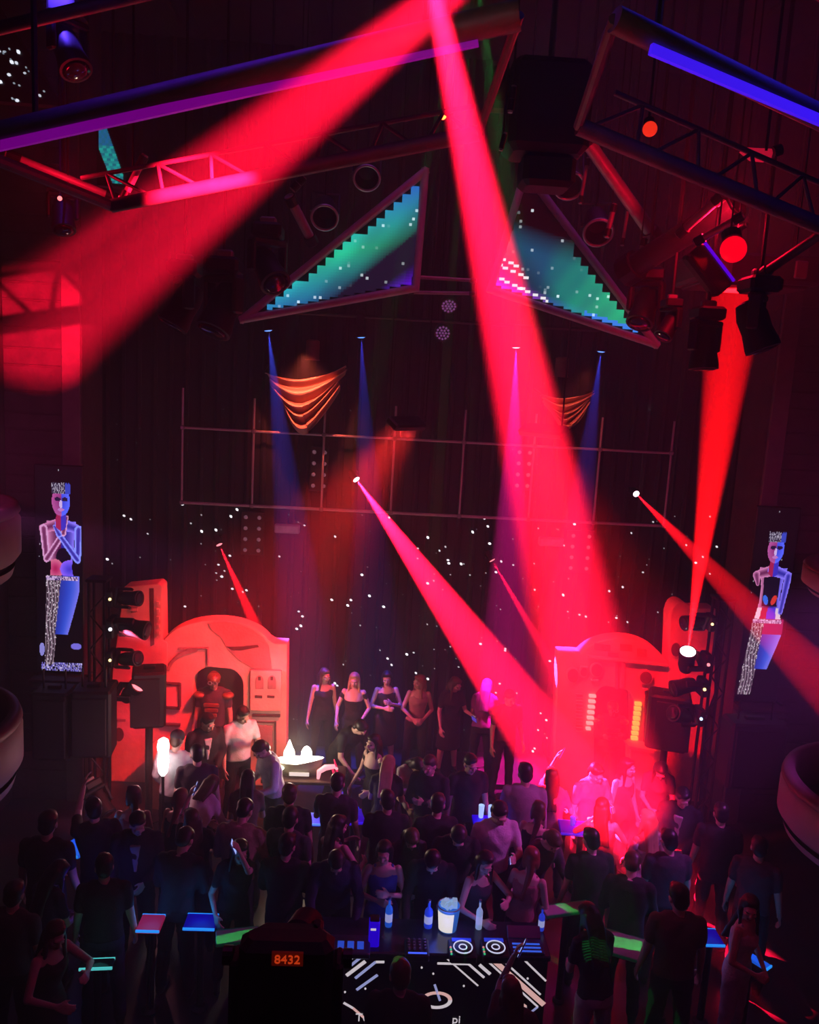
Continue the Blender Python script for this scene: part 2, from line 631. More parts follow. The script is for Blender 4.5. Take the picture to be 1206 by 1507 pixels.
# ---------------------------------------------------------------- rounded side boxes (balconies)
def balcony(edge_u, v0, v1, Y, side, label, lip=True):
    p0, p1 = P(edge_u, v0, Y), P(edge_u, v1, Y)
    sg = -1 if side == 'left' else 1
    r = 1.25
    cx = p0.x + sg * r
    z0, z1 = p1.z, p0.z
    t = thing('balcony_box', (cx, Y, z0), label, 'balcony', 'rounded side boxes')
    h = z1 - z0
    A = (-R(98), R(98)) if side == 'left' else (PI - R(98), PI + R(98))
    MB().lathe([(0.02, h * .36), (r * .92, h * .36)], (cx, Y, z0), n=40, a0=A[0], a1=A[1]).build('box_floor', BLKP, t)
    MB().lathe([(r * .55, 0), (r * .80, 0.02), (r * .93, h * .16), (r * .95, h * .26)], (cx, Y, z0), n=40, a0=A[0], a1=A[1]).build('lower_lip', CREAM, t, smooth=True)
    MB().lathe([(r * .90, h * .26), (r * .90, h * .34)], (cx, Y, z0), n=40, a0=A[0], a1=A[1]).build('shadow_gap', BLKP, t, smooth=True)
    MB().lathe([(r * .96, h * .34), (r, h * .42), (r, h * .80), (r * .97, h * .86)], (cx, Y, z0), n=40, a0=A[0], a1=A[1]).build('parapet', CREAM, t, smooth=True)
    MB().lathe([(r * .97, h * .86), (r * 1.0, h * .90), (r * .98, h * .98), (r * .90, h), (r * .88, h * .4)], (cx, Y, z0), n=40, a0=A[0], a1=A[1]).build('cushioned_rail', mat('rail_leather', (0.10, 0.05, 0.07), 0.5), t, smooth=True)
    return t


balcony(14, 748, 880, 8.0, 'left', 'rounded pale balcony box on the left wall, the upper one of the pair')
balcony(18, 1066, 1192, 8.0, 'left', 'rounded pale balcony box on the left wall, below another one')
balcony(1172, 1158, 1262, 7.6, 'right', 'rounded pale balcony box on the right wall, the lower one')
balcony(1204, 838, 890, 8.6, 'right', 'rounded pale balcony box on the right wall, the upper one')
# ledges under the two screens and hanging black loudspeakers

# ================================================================== rigging and lamps
WHITEHOT = glow('lens_white_hot', (1.0, 0.75, 0.8), 6.0)
LENSBLUE = glow('lens_blue', (0.12, 0.32, 1.0), 2.2)
LENSPINK = glow('lens_ice', (0.55, 0.85, 1.0), 2.5)
LENSRED = glow('lens_red', (1.0, 0.25, 0.3), 2.0)
LENSOFF = mat('lens_glass_dark', (0.02, 0.02, 0.03), 0.08, 0.0)


def moving_head(base, out, aim, size, label, lens=None, group=None, led=None, beam=None, name='moving_head_light'):
    """base: where it is clamped; out: direction from clamp to the head; aim: where the lens points"""
    base, out, aim = Vector(base), Vector(out).normalized(), Vector(aim).normalized()
    t = thing(name, base, label, 'stage light', group)
    s = size
    rot = Vector((0, 0, 1)).rotation_difference(out).to_matrix()
    MB().cbox(base + out * s * .13, (s * .62, s * .55, s * .26), s * .05, rot).build('base', BLKP, t)
    c = base + out * s * .78           # tilt axis
    side = out.cross(aim)
    if side.length < .1:
        side = out.orthogonal()
    side.normalize()
    y = MB()
    fw = out.cross(side)
    m = Matrix((side, fw, out)).transposed()
    y.cbox(base + out * s * .32, (s * .72, s * .26, s * .12), s * .03, m)
    for k in (-1, 1):
        y.cbox(base + out * s * .58 + side * s * .33 * k, (s * .10, s * .22, s * .58), s * .03, m)
    y.build('yoke', BLKP, t)
    hd_ = MB().lathe([(s * .10, -s * .42), (s * .20, -s * .38), (s * .26, -s * .15), (s * .25, s * .10), (s * .29, s * .36), (s * .29, s * .44), (s * .25, s * .45)], c, aim, 20)
    hd_ = hd_.build('head', BLKP, t, smooth='auto')
    h = MB().lathe([(s * .245, s * .452), (s * .17, s * .475), (s * .02, s * .485)], c, aim, 20).build('lens', lens or LENSOFF, hd_, smooth=True)
    cl = MB().cbox(base - out * s * .06, (s * .16, s * .30, s * .14), s * .03, rot)
    cl.build('clamp', GREYM, t)
    if led:
        MB().ball(base + out * s * .16 - Vector((0, s * .30, 0)), s * .055, 10, 6).build('indicator', led, t)
    if beam:
        tgt, ang, colr, pw, bl = beam
        p = c + aim * s * .52
        light_child(spot('beam', p, p + aim * 3, ang, colr, pw, bl, 0.01), t)
    return t


def beam_head(u, v, Y, target, ang, colr, pw, label, lens=WHITEHOT, size=.22, bl=.35, out=(0, -1, 0.0), group=None):
    lp = P(u, v, Y)
    aim = (Vector(target) - lp).normalized()
    base = lp - aim * size * .47 - Vector(out).normalized() * size * .78
    t = moving_head(base, out, aim, size, label, lens, group, None, (target, ang, colr, pw, bl))
    if out[2] == 0:
        MB().cyl(base, (base.x, YB - .04, base.z), .03, n=10).build('wall_arm', BLK, t)
    else:
        MB().cyl(base, (base.x, base.y, ZC - .11), .02, n=8).build('drop_rod', BLK, t)
    return t


# beams from the moving heads clamped along the back wall
G1 = 'red beam lights along the back wall'
beam_head(525, 706, 12.75, PZ(872, 1190, 1.1), 11, RED, 520000, 'small black moving light throwing the widest red beam, beside the pipe frame', bl=.3)
beam_head(323, 802, 12.75, PZ(450, 1085, 1.0), 8, HOT, 100000, 'small black moving light above the left dome, red beam falling towards it', LENSRED, .2, .3)
beam_head(725, 825, 12.75, P(852, 1045, 11.7), 6.5, RED, 80000, 'small black moving light with a thin red beam aimed at the right scenery', LENSRED, .2, .3)
beam_head(937, 727, 12.75, P(1206, 1000, 8.0), 6.0, HOT, 95000, 'small black moving light sending a red beam past the right screen', WHITEHOT, .2, .3)
# ceiling lamps over the stage, clear of the frame top: two wide red beams
beam_head(900, -208, 1.5, P(58, 484, YP), 9.5, RED, 52000, 'black moving light above the lattice truss throwing a broad red beam to the left pillar', WHITEHOT, .3, .75, out=(0, 0, -1))
beam_head(593, -220, 2.1, PZ(905, 1185, 1.0), 9.0, RED, 215000, 'black moving light above the lattice truss throwing a broad red beam down to the floor', WHITEHOT, .3, .75, out=(0, 0, -1))
# four small downlights on a bar before the wall
BAR = 12.3
for (u, v, tu, tv, colr, ln, pw, nm) in [
        (395, 487, 432, 800, (0.05, 0.08, 1.0), LENSBLUE, 6500, 'blue pencil-beam downlight beside the draped cloth, left end of the bar'),
        (532, 497, 545, 800, (0.05, 0.06, 1.0), LENSBLUE, 3600, 'blue pencil-beam downlight with a straight blue shaft'),
        (760, 512, 752, 820, (1.0, 0.01, 0.35), LENSPINK, 32000, 'downlight with an icy lens and magenta shaft'),
        (885, 518, 848, 800, (0.05, 0.06, 1.0), LENSBLUE, 4600, 'blue pencil-beam downlight slanting inwards, right end of the bar')]:
    lp = P(u, v, BAR)
    tg = P(tu, tv, BAR)
    aim = (tg - lp).normalized()
    t = thing('pencil_downlight', lp - aim * .34, nm, 'stage light', 'downlights over the stage')
    MB().lathe([(.03, 0), (.06, .02), (.065, .26), (.075, .30), (.075, .33), (.062, .335)], lp - aim * .34, aim, 16).build('can', BLKP, t, smooth='auto')
    MB().lathe([(.058, .336), (.03, .345), (.004, .347)], lp - aim * .34, aim, 16).build('lens', ln, t, smooth=True)
    MB().tube([lp - aim * .2 + Vector((.08, 0, 0)), lp - aim * .28 + Vector((.08, 0, .12)), lp - aim * .28 + Vector((-.08, 0, .12)), lp - aim * .2 + Vector((-.08, 0, 0))], .012, 6).build('bracket', BLK, t)
    light_child(spot('shaft', lp + aim * .03, tg, 12, colr, pw, .5, .01), t)
bar_l, bar_r = P(330, 455, BAR), P(960, 490, BAR)
zb = (bar_l.z + bar_r.z) / 2
t = thing('lighting_bar', (0, BAR, zb), 'thin black lighting bar carrying the four downlights', 'lighting bar')
MB().cyl((bar_l.x, BAR, zb), (bar_r.x, BAR, zb), .025).build('tube', BLK, t)
for x in (bar_l.x + .3, 0, bar_r.x - .3):
    MB().cyl((x, BAR, zb), (x, BAR, ZC - .11), .012).build('drop_wire', BLK, t)

# ---------------------------------------------------------------- pipe frame before the back wall
YF = 12.95
t = thing('pipe_frame', (0, YF, 4.1), 'long steel pipe frame of upright and level tubes on the back wall', 'pipe frame')
za, zb_, zt = P(626, 757, YF).z, P(626, 648, YF).z, P(626, 600, YF).z
xs = [P(u, 700, YF).x for u in (268, 372, 475, 578, 680, 783, 880, 985)]
for z, r in ((za, .024), (zb_, .020)):
    MB().cyl((xs[0], YF, z), (xs[-1], YF, z), r, n=10).build('level_pipe', PIPE, t)
for i, x in enumerate(xs):
    MB().cyl((x, YF, za), (x, YF, zt if i else zt + .1), .018, n=10).build('upright_pipe', PIPE, t)
    for z in (za, zb_):
        MB().cbox((x, YF, z), (.07, .07, .07), .015).build('pipe_clamp', GREYM, t)
        MB().cyl((x, YF, z), (x, YB + .02, z), .012, n=6).build('wall_stay', BLK, t)

# dim blinder lamps, vents and disc lamps hung on the wall
dim_l = glow('blinder_dim', (0.30, 0.14, 0.20), 0.4)
for (u, v, w) in [(470, 690, 14), (372, 785, 18), (770, 690, 14), (853, 812, 22)]:
    c = P(u, v, 13.05)
    t = thing('blinder_lamp', c, {470: 'eight-eyed blinder lamp behind the pipe frame near the draped cloth', 372: 'eight-eyed blinder lamp beside the small pale box above the left dome', 770: 'eight-eyed blinder lamp behind the pipe frame inside the broad red beam', 853: 'eight-eyed blinder lamp above the right scenery'}[u], 'stage light', 'blinder lamps')
    s = 1 / 93.0
    MB().cbox(c, (w * s * 1.9, .06, 66 * s), .01).build('housing', BLKP, t)
    MB().box(c + Vector((0, .06, 0)), (.08, .12, .2)).build('wall_bracket', BLK, t)
    for i in (-1, 1):
        for k in range(4):
            q = c + Vector((i * w * s * .55, -.035, (1.5 - k) * 16.5 * s))
            MB().lathe([(.028, 0), (.032, .015), (.02, .022), (.004, .025)], q, (0, -1, 0), 12).build('lamp_eye', dim_l, t, smooth=True)
for (u, v, lab) in [(423, 778, 'small pale box on the star cloth left of the red beams'), (811, 797, 'small pale box on the star cloth inside the broad red beam')]:
    c = P(u, v, 13.05)
    t = thing('wall_box', c, lab, 'box', 'pale boxes on the back wall')
    MB().cbox(c, (.40, .12, .14), .015).build('casing', mat('pale_casing', (0.45, 0.40, 0.45), 0.6), t)
    MB().box(c + Vector((0, -.062, 0)), (.34, .006, .09)).build('face_plate', mat('pale_plate', (0.55, 0.48, 0.55), 0.5), t)
for (u, v, r, lab) in [(652, 490, .125, 'round multi-lens lamp hanging on the wall below the triangles, the lower one'), (661, 450, .13, 'round multi-lens lamp hanging on the wall below the triangles, the upper one')]:
    c = P(u, v, 12.6)
    t = thing('disc_lamp', c, lab, 'stage light', 'round multi-lens lamps')
    aim = Vector((0, -.9, -.3 if v > 460 else -.8)).normalized()
    MB().lathe([(r * .5, -.16), (r, -.08), (r * 1.05, .0), (r * .98, .01)], c, aim, 24).build('can', BLKP, t, smooth='auto')
    q = Vector((0, 0, 1)).rotation_difference(aim)
    for ring, n in ((0, 1), (.36, 6), (.72, 12)):
        for k in range(n):
            a = 2 * PI * k / n
            MB().ball(c + q @ Vector((r * ring * math.cos(a), r * ring * math.sin(a), .012)), r * .14, 8, 5).build('led_eye', glow('led_eye_dim', (0.45, 0.14, 0.5), 0.35), t, smooth=True)
    MB().cyl(c - aim * .1, (c.x, YB - .04, c.z), .014, n=6).build('wall_arm', BLK, t)

# ---------------------------------------------------------------- draped cloth swags with a warm lamp above
SW = mat('draped_silk', (0.72, 0.42, 0.30), 0.55, 0, 0.1, 5.0)


def swag(u, v, w, h, lab, lampu, lampv, pw):
    c = P(u, v, 12.75)
    t = thing('draped_cloth', c, lab, 'cloth', 'draped cloths with warm lamps')
    nu, nv = 44, 90
    vs, fs = [], []
    for j in range(nv + 1):
        q = j / nv
        for i in range(nu + 1):
            s = -1 + 2 * i / nu
            sag = h * (.20 + .55 * q) * (1 - s * s) * (1 + .15 * math.sin(s * 2.3 + 3 * q))
            fold = math.sin(q * 2 * PI * 5.0 + 1.3 * math.sin(s * 2.6) + s * 1.2 + .8 * math.sin(q * 11))
            wd = w * (1.0 - .28 * q)
            x = s * wd + .05 * w * math.sin(q * 9) + .15 * w * q * (1 if s < 0 else .5)
            z = h * .45 - q * h * .55 - sag + .10 * h * s
            y = -.12 * fold * (1 - .5 * s * s) - .18 * (1 - s * s) * q
            vs.append(c + Vector((x, y, z + .02 * fold)))
    for j in range(nv):
        for i in range(nu):
            a = j * (nu + 1) + i
            fs.append((a, a + 1, a + nu + 2, a + nu + 1))
    MB().add(vs, fs).build('silk', SW, t, smooth=True)
    for s in (-1, 1):
        MB().cyl(c + Vector((s * w, 0, h * .45 + .08 * s * h)), Vector((c.x + s * w, YB, c.z + h * .5)), .02, n=8).build('hook', BLK, t)
    lp = P(lampu, lampv, 12.55)
    l = thing('can_lamp', lp, 'dim brass can lamp over the %s' % ('larger draped cloth' if pw > 100 else 'smaller draped cloth'), 'lamp', 'warm can lamps')
    MB().lathe([(.06, .30), (.10, .28), (.10, .02), (.115, 0), (.09, .0)], lp, (0, 0, 1), 20).build('can', mat('aged_brass', (0.30, 0.14, 0.09), 0.5, 0.4), l, smooth='auto')
    MB().lathe([(.08, .02), (.005, .015)], lp, (0, 0, 1), 16).build('bulb_disc', glow('warm_bulb', (1.0, 0.3, 0.2), 0.12), l)
    MB().cyl(lp + Vector((0, 0, .3)), Vector((lp.x, lp.y, ZC - .11)), .01, n=6).build('cord', BLK, l)
    light_child(spot('warm_light', c + Vector((.08, -1.0, .55)), c + Vector((.05, 0, -.2)), 62, (1.0, 0.13, 0.07), pw, .9, .05), l)


swag(448, 575, .62, .72, 'large swag of draped silk lit warm orange beside a blue shaft of light', 460, 530, 420)
swag(833, 596, .42, .42, 'smaller swag of draped silk lit dim orange beside the red beam', 826, 555, 62)

# ---------------------------------------------------------------- triangular video panels
rnd_led = random.Random(5)


def tri_panel(A, B, C, kind, lab):
    YT = 9.0
    a, b, c = P(*A, YT), P(*B, YT), P(*C, YT)
    cen = (a + b + c) / 3
    t = thing('triangle_screen', cen, lab, 'screen', 'triangular video screens')
    for p, q, nm in ((a, b, 'frame_tube'), (b, c, 'frame_tube'), (c, a, 'frame_tube')):
        d = (q - p).normalized() * .03
        MB().cyl(p - d, q + d, .042, n=14).build(nm, FRAME, t, smooth='auto')
    inw = lambda p, k: p + (cen - p) * k
    MB().prism([inw(p, .05) + Vector((0, .07, 0)) for p in (a, b, c)], (0, .08, 0)).build('back_box', BLKP, t)
    for p in (a, b):
        MB().cyl(p, Vector((p.x, p.y + .1, ZC - .11)), .01, n=6).build('drop_wire', BLK, t)
    s = .0285

    def bary(p):
        m = np.array([[a.x, b.x, c.x], [a.z, b.z, c.z], [1, 1, 1]])
        return np.linalg.solve(m, np.array([p[0], p[1], 1]))
    x0, x1 = min(a.x, b.x, c.x), max(a.x, b.x, c.x)
    z0, z1 = min(a.z, b.z, c.z), max(a.z, b.z, c.z)
    qs = []
    nx, nz = int((x1 - x0) / s) + 1, int((z1 - z0) / s) + 1
    okc = {}
    for j in range(nz):
        for i in range(nx):
            key = (i // 3, j // 3)
            if key not in okc:
                kx = x0 + (key[0] * 3 + 1.5) * s
                kz = z0 + (key[1] * 3 + 1.5) * s
                okc[key] = bary((kx, kz))
            px, pz = x0 + (i + .5) * s, z0 + (j + .5) * s
            ba, bb, bc = bary((px, pz))
            ka, kb, kc = okc[key]
            if kc < .085 or ba < .02 or bb < .045:
                continue
            n = .5 + .25 * math.sin(px * 9 + pz * 5) + .25 * math.sin(px * 23 - pz * 17)
            g = max(0.0, 1 - bc / (.50 if kind == 0 else .62)) ** .8 * 1.25
            if kind == 0:
                green = max(0, 1 - abs(bb - .42) * 2.2)
                col = (0.01 + .01 * g, g * (.12 + .50 * green * (.6 + .4 * n)), g * (.22 + .22 * (1 - green) + .10 * n))
                col = (col[0], col[1] + .006, col[2] + .022)
                vi = max(0, (bc - .74) / .2) * max(0, 1 - bb * 4)
                col = (col[0] + .12 * vi, col[1], col[2] + .75 * vi)
                pst = .030 if bc > .12 else .012
            else:
                fade = max(0, min(1, (.60 - bb) / .2))
                g = max(0, min(1, (.80 - bc) / .35)) * fade
                green = max(0, min(1, (ba - .25) * 2.4)) * (.55 + .45 * n)
                col = (0.008, g * (.07 + .40 * green), g * (.16 + .06 * green))
                low = max(0, 1 - bb * 9)
                vi = max(0, (bc - .30) / .5) * (low + .55 * max(0, (bc - .62) / .3) * max(0, 1 - bb * 2.6))
                col = (col[0] + .30 * vi * (bc > .6) + .06 * vi, col[1] + .02 * vi, col[2] + .75 * vi)
                if low > .3 and ba > .55: col = (.03, .22, .8)
                pst = .028
                if bc > .62:
                    for off in (.115, .235, .30):
                        arc = bb - off + (.9 - bc) * .18
                        if abs(arc) < .011 and (.60 < bc < .80 if off > .2 else .62 < bc < .86): col = (.9, .85, .9)
            if rnd_led.random() < pst:
                e = rnd_led.random() ** 2
                col = (col[0] + .75 * e, col[1] + .85 * e, col[2] + .9 * e)
            yy = YT - .01
            X0, Z0 = x0 + i * s, z0 + j * s
            qs.append(([Vector((X0, yy, Z0)), Vector((X0 + s, yy, Z0)), Vector((X0 + s, yy, Z0 + s)), Vector((X0, yy, Z0 + s))], col))
    pixel_grid('led_wall', qs, glow_attr('led_wall', 1.15), t)


tri_panel((357, 470), (626, 252), (612, 424), 0, 'triangular video screen pointing left with stepped green and blue starfield edge')
tri_panel((966, 507), (774, 252), (722, 426), 1, 'triangular video screen pointing right with green nebula and violet base')

# ---------------------------------------------------------------- lattice trusses under the ceiling
STRUT = mat('truss_tube', (0.13, 0.115, 0.125), 0.5, 0.2, 0.15, 10)


def truss(N0, N1, F0, F1, G0, G1, rn, rf, lab, n, strip):
    t = thing('lattice_truss', (N0 + N1) / 2, lab, 'truss', 'lattice trusses')
    H0, H1 = N0 + (G0 - F0), N1 + (G1 - F1)
    MB().cyl(N0, N1, rn, n=20).build('main_chord', STRUT, t, smooth='auto')
    MB().cyl(F0, F1, rf, n=16).build('main_chord', STRUT, t, smooth='auto')
    MB().cyl(G0, G1, rf * .35, n=10).build('thin_chord', STRUT, t, smooth='auto')
    MB().cyl(H0 + Vector((0, 0, .25)), H1 + Vector((0, 0, .25)), rf * .8, n=10).build('thin_chord', STRUT, t, smooth='auto')
    for k in range(n):
        f0, f1 = (k + .1) / n, (k + .5) / n
        f2 = (k + .9) / n
        for (A0, A1, B0, B1) in ((F0, F1, G0, G1),):
            p, q, w = A0.lerp(A1, f0), B0.lerp(B1, f1), A0.lerp(A1, f2)
            MB().cyl(p, q, .0085, n=8).build('brace', STRUT, t)
            MB().cyl(q, w, .0085, n=8).build('brace', STRUT, t)
    MB().cyl(N0, F0, rn * .5, n=10).build('end_strut', STRUT, t)
    MB().cyl(N1, F1, rn * .35, n=10).build('end_strut', STRUT, t)
    for f in (.15, .85):
        p = N0.lerp(N1, f) + Vector((0, .02, 0))
        MB().cyl(p, Vector((p.x, p.y, ZC - .11)), .012, n=6).build('drop_chain', BLK, t)
    if strip:
        S0, S1, m = strip
        d = (S1 - S0).normalized()
        up_ = Vector((0, 0, 1))
        sd = d.cross(up_).normalized()
        rot = Matrix((d, sd, sd.cross(d))).transposed()
        MB().box((S0 + S1) / 2, ((S1 - S0).length, .018, .034), rot).build('led_strip', m, t)
    return t


truss(P(-60, 213, 3.35), P(765, 22, 2.9), P(165, 303, 3.95), P(705, 196, 3.45), P(120, 262, 4.1), P(700, 156, 3.6), .048, .030,
      'long lattice truss under the ceiling in the red beam, glowing magenta', 7, (P(-60, 228, 3.30), P(704, 60, 2.93), glow('strip_magenta', (0.32, 0.0, 0.42), 0.42)))  # strip colour mixes the red light of the beam into its blue
truss(P(905, 28, 2.9), P(1290, 212, 3.2), P(852, 186, 3.45), P(1290, 366, 3.65), P(905, 136, 3.55), P(1290, 306, 3.8), .042, .034,
      'lattice truss under the ceiling with a blue light strip', 5, (P(958, 72, 2.9), P(1290, 212, 3.15), glow('strip_blue', (0.05, 0.01, 1.0), 0.85)))
# blue bar lamps above the trusses shine down on them
for nm, p, q, pw, colr, lab in (('left', P(350, 118, 3.13) + Vector((0, -.03, .34)), P(350, 118, 3.13), 1.1, (0.16, 0.02, 1.0), 'black bar lamp shining violet on the long truss'), ('right', P(1075, 108, 3.03) + Vector((0, -.03, .32)), P(1075, 108, 3.03), 2.4, (0.04, 0.02, 1.0), 'black bar lamp shining blue on the shorter truss')):
    t = thing('bar_lamp', p, lab, 'stage light', 'bar lamps over the trusses')
    MB().cbox(p + Vector((0, 0, .08)), (1.6, .10, .09), .015).build('housing', BLKP, t)
    MB().box(p + Vector((0, 0, .03)), (1.5, .05, .01)).build('diffuser', glow('bar_lamp_' + nm, colr, 1.0), t)
    for x in (-.6, .6):
        MB().cyl(p + Vector((x, 0, .12)), Vector((p.x + x, p.y, ZC - .11)), .01, n=6).build('drop_rod', BLK, t)
    light_child(area('bar_light', p + Vector((0, 0, .02)), q, 1.5, .05, colr, pw, 80), t)


def pole(name, pts, r, m, lab, cat, group=None):
    pts = [Vector(p) for p in pts]
    t = thing(name, pts[0], lab, cat, group)
    MB().cyl(pts[0], pts[1], r, n=12).build('tube', m, t, smooth='auto')
    for p, q in ((pts[0], pts[1]), (pts[1], pts[0])):
        d = (q - p).normalized()
        MB().cyl(p + d * .01, p + d * (.05 + r), r * 1.35, n=12).build('end_collar', BLK, t)
    q = pts[0].lerp(pts[1], .5)
    MB().cyl(q, (q.x, q.y, ZC - .11), .006, n=6).build('drop_wire', BLK, t)
    return t


G2 = 'rigging tubes between the trusses'
pole('rigging_tube', (P(8, 226, 4.3), P(176, 294, 4.5)), .020, TUBE, 'red-lit tube meeting the end of the long truss, above a thinner one', 'tube', G2)
pole('rigging_tube', (P(20, 240, 4.3), P(176, 302, 4.5)), .012, TUBE, 'thin red-lit tube under another tube at the end of the long truss', 'tube', G2)
pole('rigging_tube', (P(214, 228, 4.2), P(178, 300, 4.2)), .016, TUBE, 'short upright tube at the end of the long truss', 'tube', G2)
pole('rigging_tube', (P(425, 288, 8.0), P(462, 360, 8.3)), .045, TUBE, 'short grey tube slanting beside the left triangle and its round lamps', 'tube', G2)
pole('rigging_tube', (P(430, 280, 8.0), P(448, 260, 8.0)), .03, TUBE, 'stubby grey tube end above the left triangle', 'tube', G2)
pole('rigging_tube', (P(856, 196, 7.0), P(966, 352, 7.4)), .055, TUBE, 'thick red-lit tube slanting beside the right triangle', 'tube', G2)
pole('rigging_tube', (P(918, 402, 7.0), P(1085, 296, 6.2)), .095, BLK, 'thick black tube crossing behind the right truss', 'tube', G2)
pole('rigging_tube', (P(998, 346, 6.1), P(1066, 286, 5.8)), .030, TUBE, 'red-lit tube lying along the thick black tube', 'tube', G2)
pole('rigging_tube', (P(1022, 358, 5.9), P(1096, 316, 5.7)), .024, ALU, 'bright silver tube above the red globe lamp', 'tube', G2)
pole('rigging_tube', (P(1075, 345, 5.9), P(1100, 330, 5.8)), .014, ALU, 'short silver tube end above the red globe lamp', 'tube', G2)
pole('rigging_tube', (P(1120, 405, 5.6), P(1230, 330, 5.0)), .03, BLK, 'dark tube running from the red globe lamp to the right wall', 'tube', G2)
pole('rigging_tube', (P(905, 300, 7.2), P(893, 350, 7.2)), .022, TUBE, 'short red-lit upright tube above a ring lamp', 'tube', G2)
pole('rigging_tube', (P(926, 300, 7.3), P(916, 362, 7.3)), .014, TUBE, 'thin red-lit upright tube beside the thick slanting tube', 'tube', G2)
pole('rigging_tube', (P(950, 350, 7.2), P(935, 400, 7.2)), .022, TUBE, 'curved dark red tube end beside the right triangle', 'tube', G2)
pole('rigging_tube', (P(866, 232, 7.4), P(854, 300, 7.4)), .016, TUBE, 'thin red-lit upright tube at the top ring lamp', 'tube', G2)
pole('rigging_tube', (P(757, 126, 4.4), P(751, 166, 4.4)), .013, ALU, 'short pale upright rod beside the black hoist', 'tube', G2)
pole('rigging_tube', (P(744, 195, 4.4), P(737, 222, 4.4)), .010, ALU, 'short pale rod end under the black hoist', 'tube', G2)
pole('rigging_tube', (P(600, 407, 9.3), P(702, 413, 9.3)), .02, TUBE, 'thin level tube joining the two triangles, upper one', 'tube', G2)
pole('rigging_tube', (P(600, 430, 9.3), P(700, 432, 9.3)), .02, TUBE, 'thin level tube joining the two triangles, lower one', 'tube', G2)

# ring-rimmed par cans above the triangles
for (u, v, Y, lab) in [(540, 262, 8.6, 'round lamp with a pale rim above the left triangle, near its peak'), (478, 320, 8.5, 'round lamp with a pale rim above the left triangle, beside the grey tube'),
                       (838, 273, 7.6, 'round lamp with a pale rim beside the right triangle, the upper one'), (881, 342, 7.6, 'round lamp with a pale rim beside the right triangle, the lower one')]:
    c = P(u, v, Y)
    aim = (Vector((c.x * .7, 2, 3.0)) - c).normalized()
    t = thing('par_can', c, lab, 'stage light', 'par cans above the triangles')
    r = .128
    MB().lathe([(r * .45, -.34), (r * .7, -.30), (r * .96, -.12), (r, 0), (r * .94, 0), (r * .6, -.12), (.01, -.14)], c, aim, 24).build('can', BLKP, t, smooth='auto')
    q = Vector((0, 0, 1)).rotation_difference(aim)
    MB().tube([c + q @ Vector((r * math.cos(2 * PI * k / 24), r * math.sin(2 * PI * k / 24), 0.005)) for k in range(24)], .014, 8, True).build('rim', ALU, t, smooth=True)
    MB().tube([c + q @ Vector((r * 1.08, 0, -.1)), c + q @ Vector((r * 1.1, 0, -.3)) + Vector((0, 0, .1)), c + q @ Vector((-r * 1.1, 0, -.3)) + Vector((0, 0, .1)), c + q @ Vector((-r * 1.08, 0, -.1))], .012, 6).build('yoke', BLK, t)
    MB().cyl(c - aim * .25 + Vector((0, 0, .1)), Vector((c.x - aim.x * .25, c.y - aim.y * .25, ZC - .11)), .012, n=6).build('drop_rod', BLK, t)

# black hoist block between the trusses
c = P(805, 165, 5.0)
t = thing('chain_hoist', c, 'bulky black chain hoist hanging between the two trusses', 'hoist')
MB().cbox(c, (.46, .34, .50), .04).build('housing', BLKP, t)
MB().cbox(c + Vector((.02, -.02, -.34)), (.30, .26, .18), .03).build('chain_bag', BLK, t)
MB().cyl(c + Vector((-.24, 0, .1)), c + Vector((-.32, 0, .1)), .12, n=16).build('motor_cap', BLK, t)
MB().cyl(c + Vector((0, 0, .25)), Vector((c.x, c.y, ZC - .11)), .015, n=6).build('chain', BLK, t)

# small red and amber signal lamps and glass globes
for (u, v, Y, r, colr, st_, lab) in [(652, 170, 3.9, .017, (1.0, 0.12, 0.02), 9, 'tiny orange signal lamp on the long truss'), (957, 190, 4.2, .035, (1.0, 0.03, 0.01), .9, 'small red signal lamp under the blue-striped truss'),
                                (1080, 367, 5.6, .085, (1.0, 0.0, 0.012), 1.1, 'red glass globe lamp among the tubes'), (88, 292, 4.6, .012, (1, .2, .2), 2, 'tiny red signal lamp under the red-lit tubes')]:
    c = P(u, v, Y)
    t = thing('signal_lamp', c, lab, 'lamp', 'red signal lamps')
    MB().ball(c, r, 20, 14).build('globe', glow('globe%d' % u, colr, st_), t, smooth=True)
    MB().lathe([(r * .5, r * .8), (r * .75, r * .85), (r * .75, r * 1.6), (r * .3, r * 1.8)], c, (0, .5, .8), 14).build('socket', BLKP, t)
    MB().cyl(c + Vector((0, r * .9, r * 1.3)), Vector((c.x, c.y + r * .9, ZC - .11)), .006, n=6).build('stem', BLK, t)
for (u, v, Y, pw, q) in ((1060, 330, 6.0, 60, 'tube_fill_right'), (100, 262, 4.1, 7, 'tube_fill_left')):  # added red point lights, off any lamp, that redden the tubes
    l = bpy.data.lights.new(q, 'POINT')
    l.energy = pw
    l.color = (1.0, 0.004, 0.03)
    l.shadow_soft_size = .08
    o = bpy.data.objects.new(q, l)
    COL.objects.link(o)
    o.location = P(u, v, Y)
c = P(1128, 222, 4.6)
t = thing('flag_lamp', c, 'wedge-shaped red lamp hanging inside the blue-striped truss', 'lamp')
MB().prism([P(1100, 217, 4.6), P(1140, 219, 4.6), P(1136, 232, 4.6), P(1116, 230, 4.6)], (0, .1, 0)).build('shade', glow('wedge_red', (0.8, 0.01, 0.05), .5), t)
MB().cyl(P(1150, 220, 4.6), P(1138, 224, 4.6), .03, n=12).build('cap', BLKP, t)
MB().cyl(c, (c.x, c.y, ZC - .11), .008, n=6).build('stem', BLK, t)

